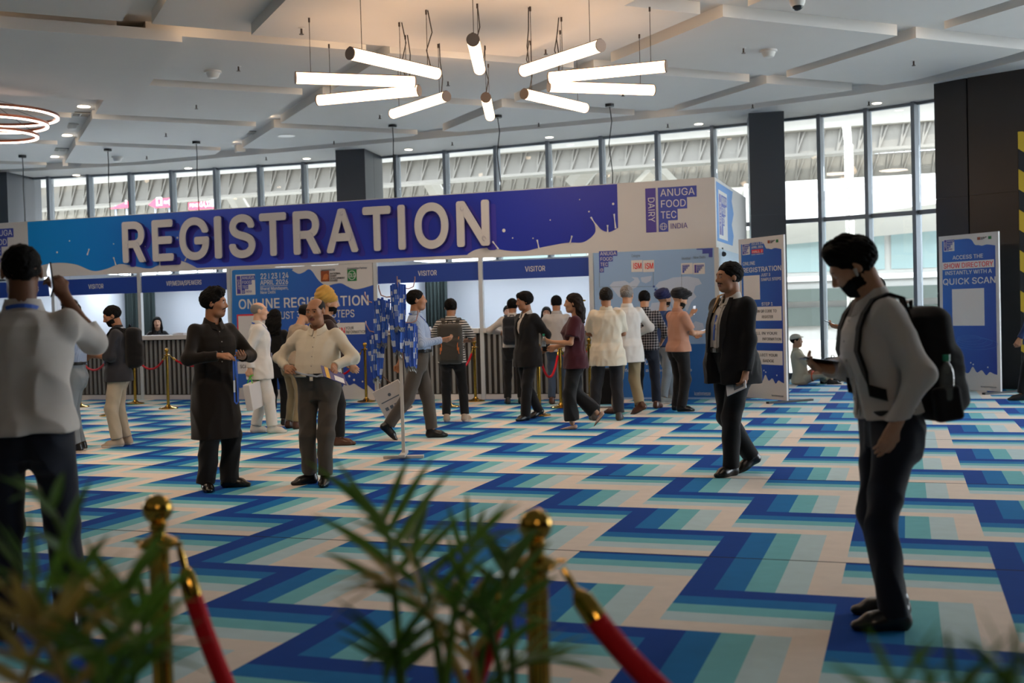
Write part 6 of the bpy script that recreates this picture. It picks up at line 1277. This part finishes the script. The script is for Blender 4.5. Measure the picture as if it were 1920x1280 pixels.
# ------------------------------------------------------------------ areca palms in the foreground
leafm = [mat('palm_leaf_green', '#58802a', .45, noise=.35, nscale=18), mat('palm_leaf_dark', '#3f6220', .45, noise=.3, nscale=18), mat('palm_leaf_yellowing', '#a8904a', .5, noise=.35, nscale=14)]
for lm_ in leafm:                                                     # thin leaves let some light through
    t_ = lm_.node_tree; pb_ = t_.nodes['Principled BSDF']; tl = t_.nodes.new('ShaderNodeBsdfTranslucent'); mx_ = t_.nodes.new('ShaderNodeMixShader'); mx_.inputs[0].default_value = .28
    src = pb_.inputs['Base Color'].links[0].from_socket; t_.links.new(src, tl.inputs[0]); t_.links.new(pb_.outputs[0], mx_.inputs[1]); t_.links.new(tl.outputs[0], mx_.inputs[2]); t_.links.new(mx_.outputs[0], t_.nodes['Material Output'].inputs['Surface'])
stemm = mat('palm_stem', '#6a7030', .5, noise=.3, nscale=12); potm = mat('black_planter', '#1b1b1c', .4); soil = mat('soil', '#2b211a', .9, bump=.8, bscale=60)
def frond(b, c, t, par, ma, nl=11, ll=.25, lw=.021, start=.42, seed=0, droop=.5):
    r_ = random.Random(seed); b, c, t = Vector(b), Vector(c), Vector(t); bez = lambda u: b*(1-u)**2+c*2*u*(1-u)+t*u*u; q = MB()
    q.tube([bez(k/12) for k in range(13)], [.009*(1-k/13)+.002 for k in range(13)], 6)
    for k in range(nl*2+1):
        u = min(1., start+(1-start)*(k/2+.0)/nl); p = bez(u); tg = (bez(min(1, u+.02))-bez(max(0, u-.02))).normalized(); sd = 1 if k % 2 else -1
        lat = tg.cross(Vector((0, 0, 1))); lat = lat.normalized() if lat.length > .1 else Vector((1, 0, 0)); lat = (lat+Vector((r_.uniform(-.25, .25),)*3)).normalized(); upv = lat.cross(tg)
        an = math.radians(52-30*((u-start)/(1-start))+r_.uniform(-8, 8)); L = ll*(.65+.5*math.sin(math.pi*min(1, .15+.8*(u-start)/(1-start))))*r_.uniform(.85, 1.1)
        d = tg*math.cos(an)+lat*sd*math.sin(an)+upv*.18; d.normalize()
        if k == nl*2: d = tg
        pts = []; x = p.copy(); n = 7
        for j in range(n+1): pts.append(x.copy()); d = (d+Vector((0, 0, -droop*.10*(j/n)*1.6))).normalized(); x += d*L/n
        vs, fs = [], []
        for j, x in enumerate(pts):
            dd = (pts[min(j+1, n)]-pts[max(j-1, 0)]).normalized(); w = dd.cross(upv); w = w.normalized() if w.length > .05 else lat; ww = lw*.5*math.sin(math.pi*(.12+.86*(j/n)**.8))*1.05; up_ = w.cross(dd)
            vs += [x-w*ww+up_*ww*.35, x, x+w*ww+up_*ww*.35]
        fs = [(3*j+a, 3*j+a+1, 3*j+4+a, 3*j+3+a) for j in range(n) for a in (0, 1)]
        q.add(vs, fs)
    return q.build('frond', ma, par, 70)
def palm(base_px, depth, zb, fr, lab, seed, lw=.017):
    B = at(base_px, 900, depth); r = empty('areca_palm', (B[0], B[1], 0), 0, lab, 'potted palm', 'areca palms')
    MB().lathe([(.13, 0), (.17, .02), (.2, .36), (.205, .38), (.185, .38), (.18, .33)], n=24).build('pot', potm, r, 40); MB().lathe([(.178, .32), (.178, .335)], n=24).build('soil', soil, r)
    rr = random.Random(seed)
    for i, (px, py, dz, cx, ch, ma, nl, ll) in enumerate(fr):
        t = at(px, py, depth+dz)-np.array([B[0], B[1], 0]); a = rr.uniform(0, 6.28); b0 = Vector((.07*math.cos(a), .07*math.sin(a), .33)); b1 = Vector((b0.x*1.3+t[0]*.12, b0.y*1.3+t[1]*.12, zb+rr.uniform(-.04, .04)))
        MB().tube([b0, b0.lerp(b1, .5)+Vector((b0.x*.2, b0.y*.2, 0)), b1], [.013, .012, .01], 8).build('stem', stemm, r, 60)
        c = Vector((b1.x*(1-cx)+t[0]*cx, b1.y*(1-cx)+t[1]*cx, max(t[2], b1.z)+ch)); frond(b1, c, tuple(t), r, leafm[ma], nl, ll, lw, seed=seed*31+i)
    return r
palm(850, 2.1, .60, [(712, 968, .1, .3, .02, 0, 5, .17), (760, 1010, .25, .3, .0, 0, 5, .19), (905, 1010, .0, .4, .02, 0, 5, .12), (950, 1045, .15, .4, .02, 1, 5, .11), (700, 1105, -.05, .5, .06, 2, 6, .13), (845, 1115, .2, .3, .0, 2, 5, .12), (1035, 1240, .05, .6, .02, 0, 6, .13), (735, 1220, -.1, .55, .02, 1, 6, .13), (880, 1140, -.15, .3, .02, 1, 6, .14), (950, 1150, .1, .3, .01, 0, 6, .13)], 'potted areca palm with thin green and yellowing fronds in the centre foreground', 5)
palm(70, 1.75, .58, [(15, 1090, .0, .4, .04, 0, 6, .15), (60, 930, .15, .3, .02, 1, 4, .09), (225, 1120, .0, .5, .03, 0, 6, .13), (290, 1140, .1, .6, .03, 0, 6, .11), (150, 1150, -.1, .4, .02, 2, 7, .15), (300, 1235, .05, .6, .02, 1, 6, .12), (190, 1225, -.2, .4, .02, 0, 6, .14), (0, 1170, -.2, .4, .02, 2, 6, .15)], 'potted areca palm with broad dark fronds at the bottom left corner', 8)
palm(1810, 1.35, .60, [(1690, 1285, .0, .5, .02, 0, 4, .10), (1800, 1285, .05, .4, .01, 1, 4, .10), (1870, 1255, .0, .4, .02, 0, 4, .10), (1935, 1240, .0, .5, .02, 1, 4, .10)], 'potted areca palm, only blurred frond tips showing at the bottom right', 12, .010)
# yellow and black barrier panel at the far right edge
m = mat('hazard_yellow', '#c9a42a', .6); T = NT(m); X, Y, Z = T.xyz(); T.out(T.mix(T.m('LESS_THAN', T.m('FLOORED_MODULO', T.m('ADD', T.m('MULTIPLY', Z, 1.6), T.m('MULTIPLY', X, 1.2)), 1.), .5), lin('#15151a'), lin('#c0a022')))
P_ = g(1917, 738); tag(MB().box(P_[0]+.05, P_[0]+.5, P_[1]+.62, P_[1]+.68, 0, 4.0).build('hazard_board', m), 'tall yellow and black striped hazard board at the right edge behind the column', 'board')
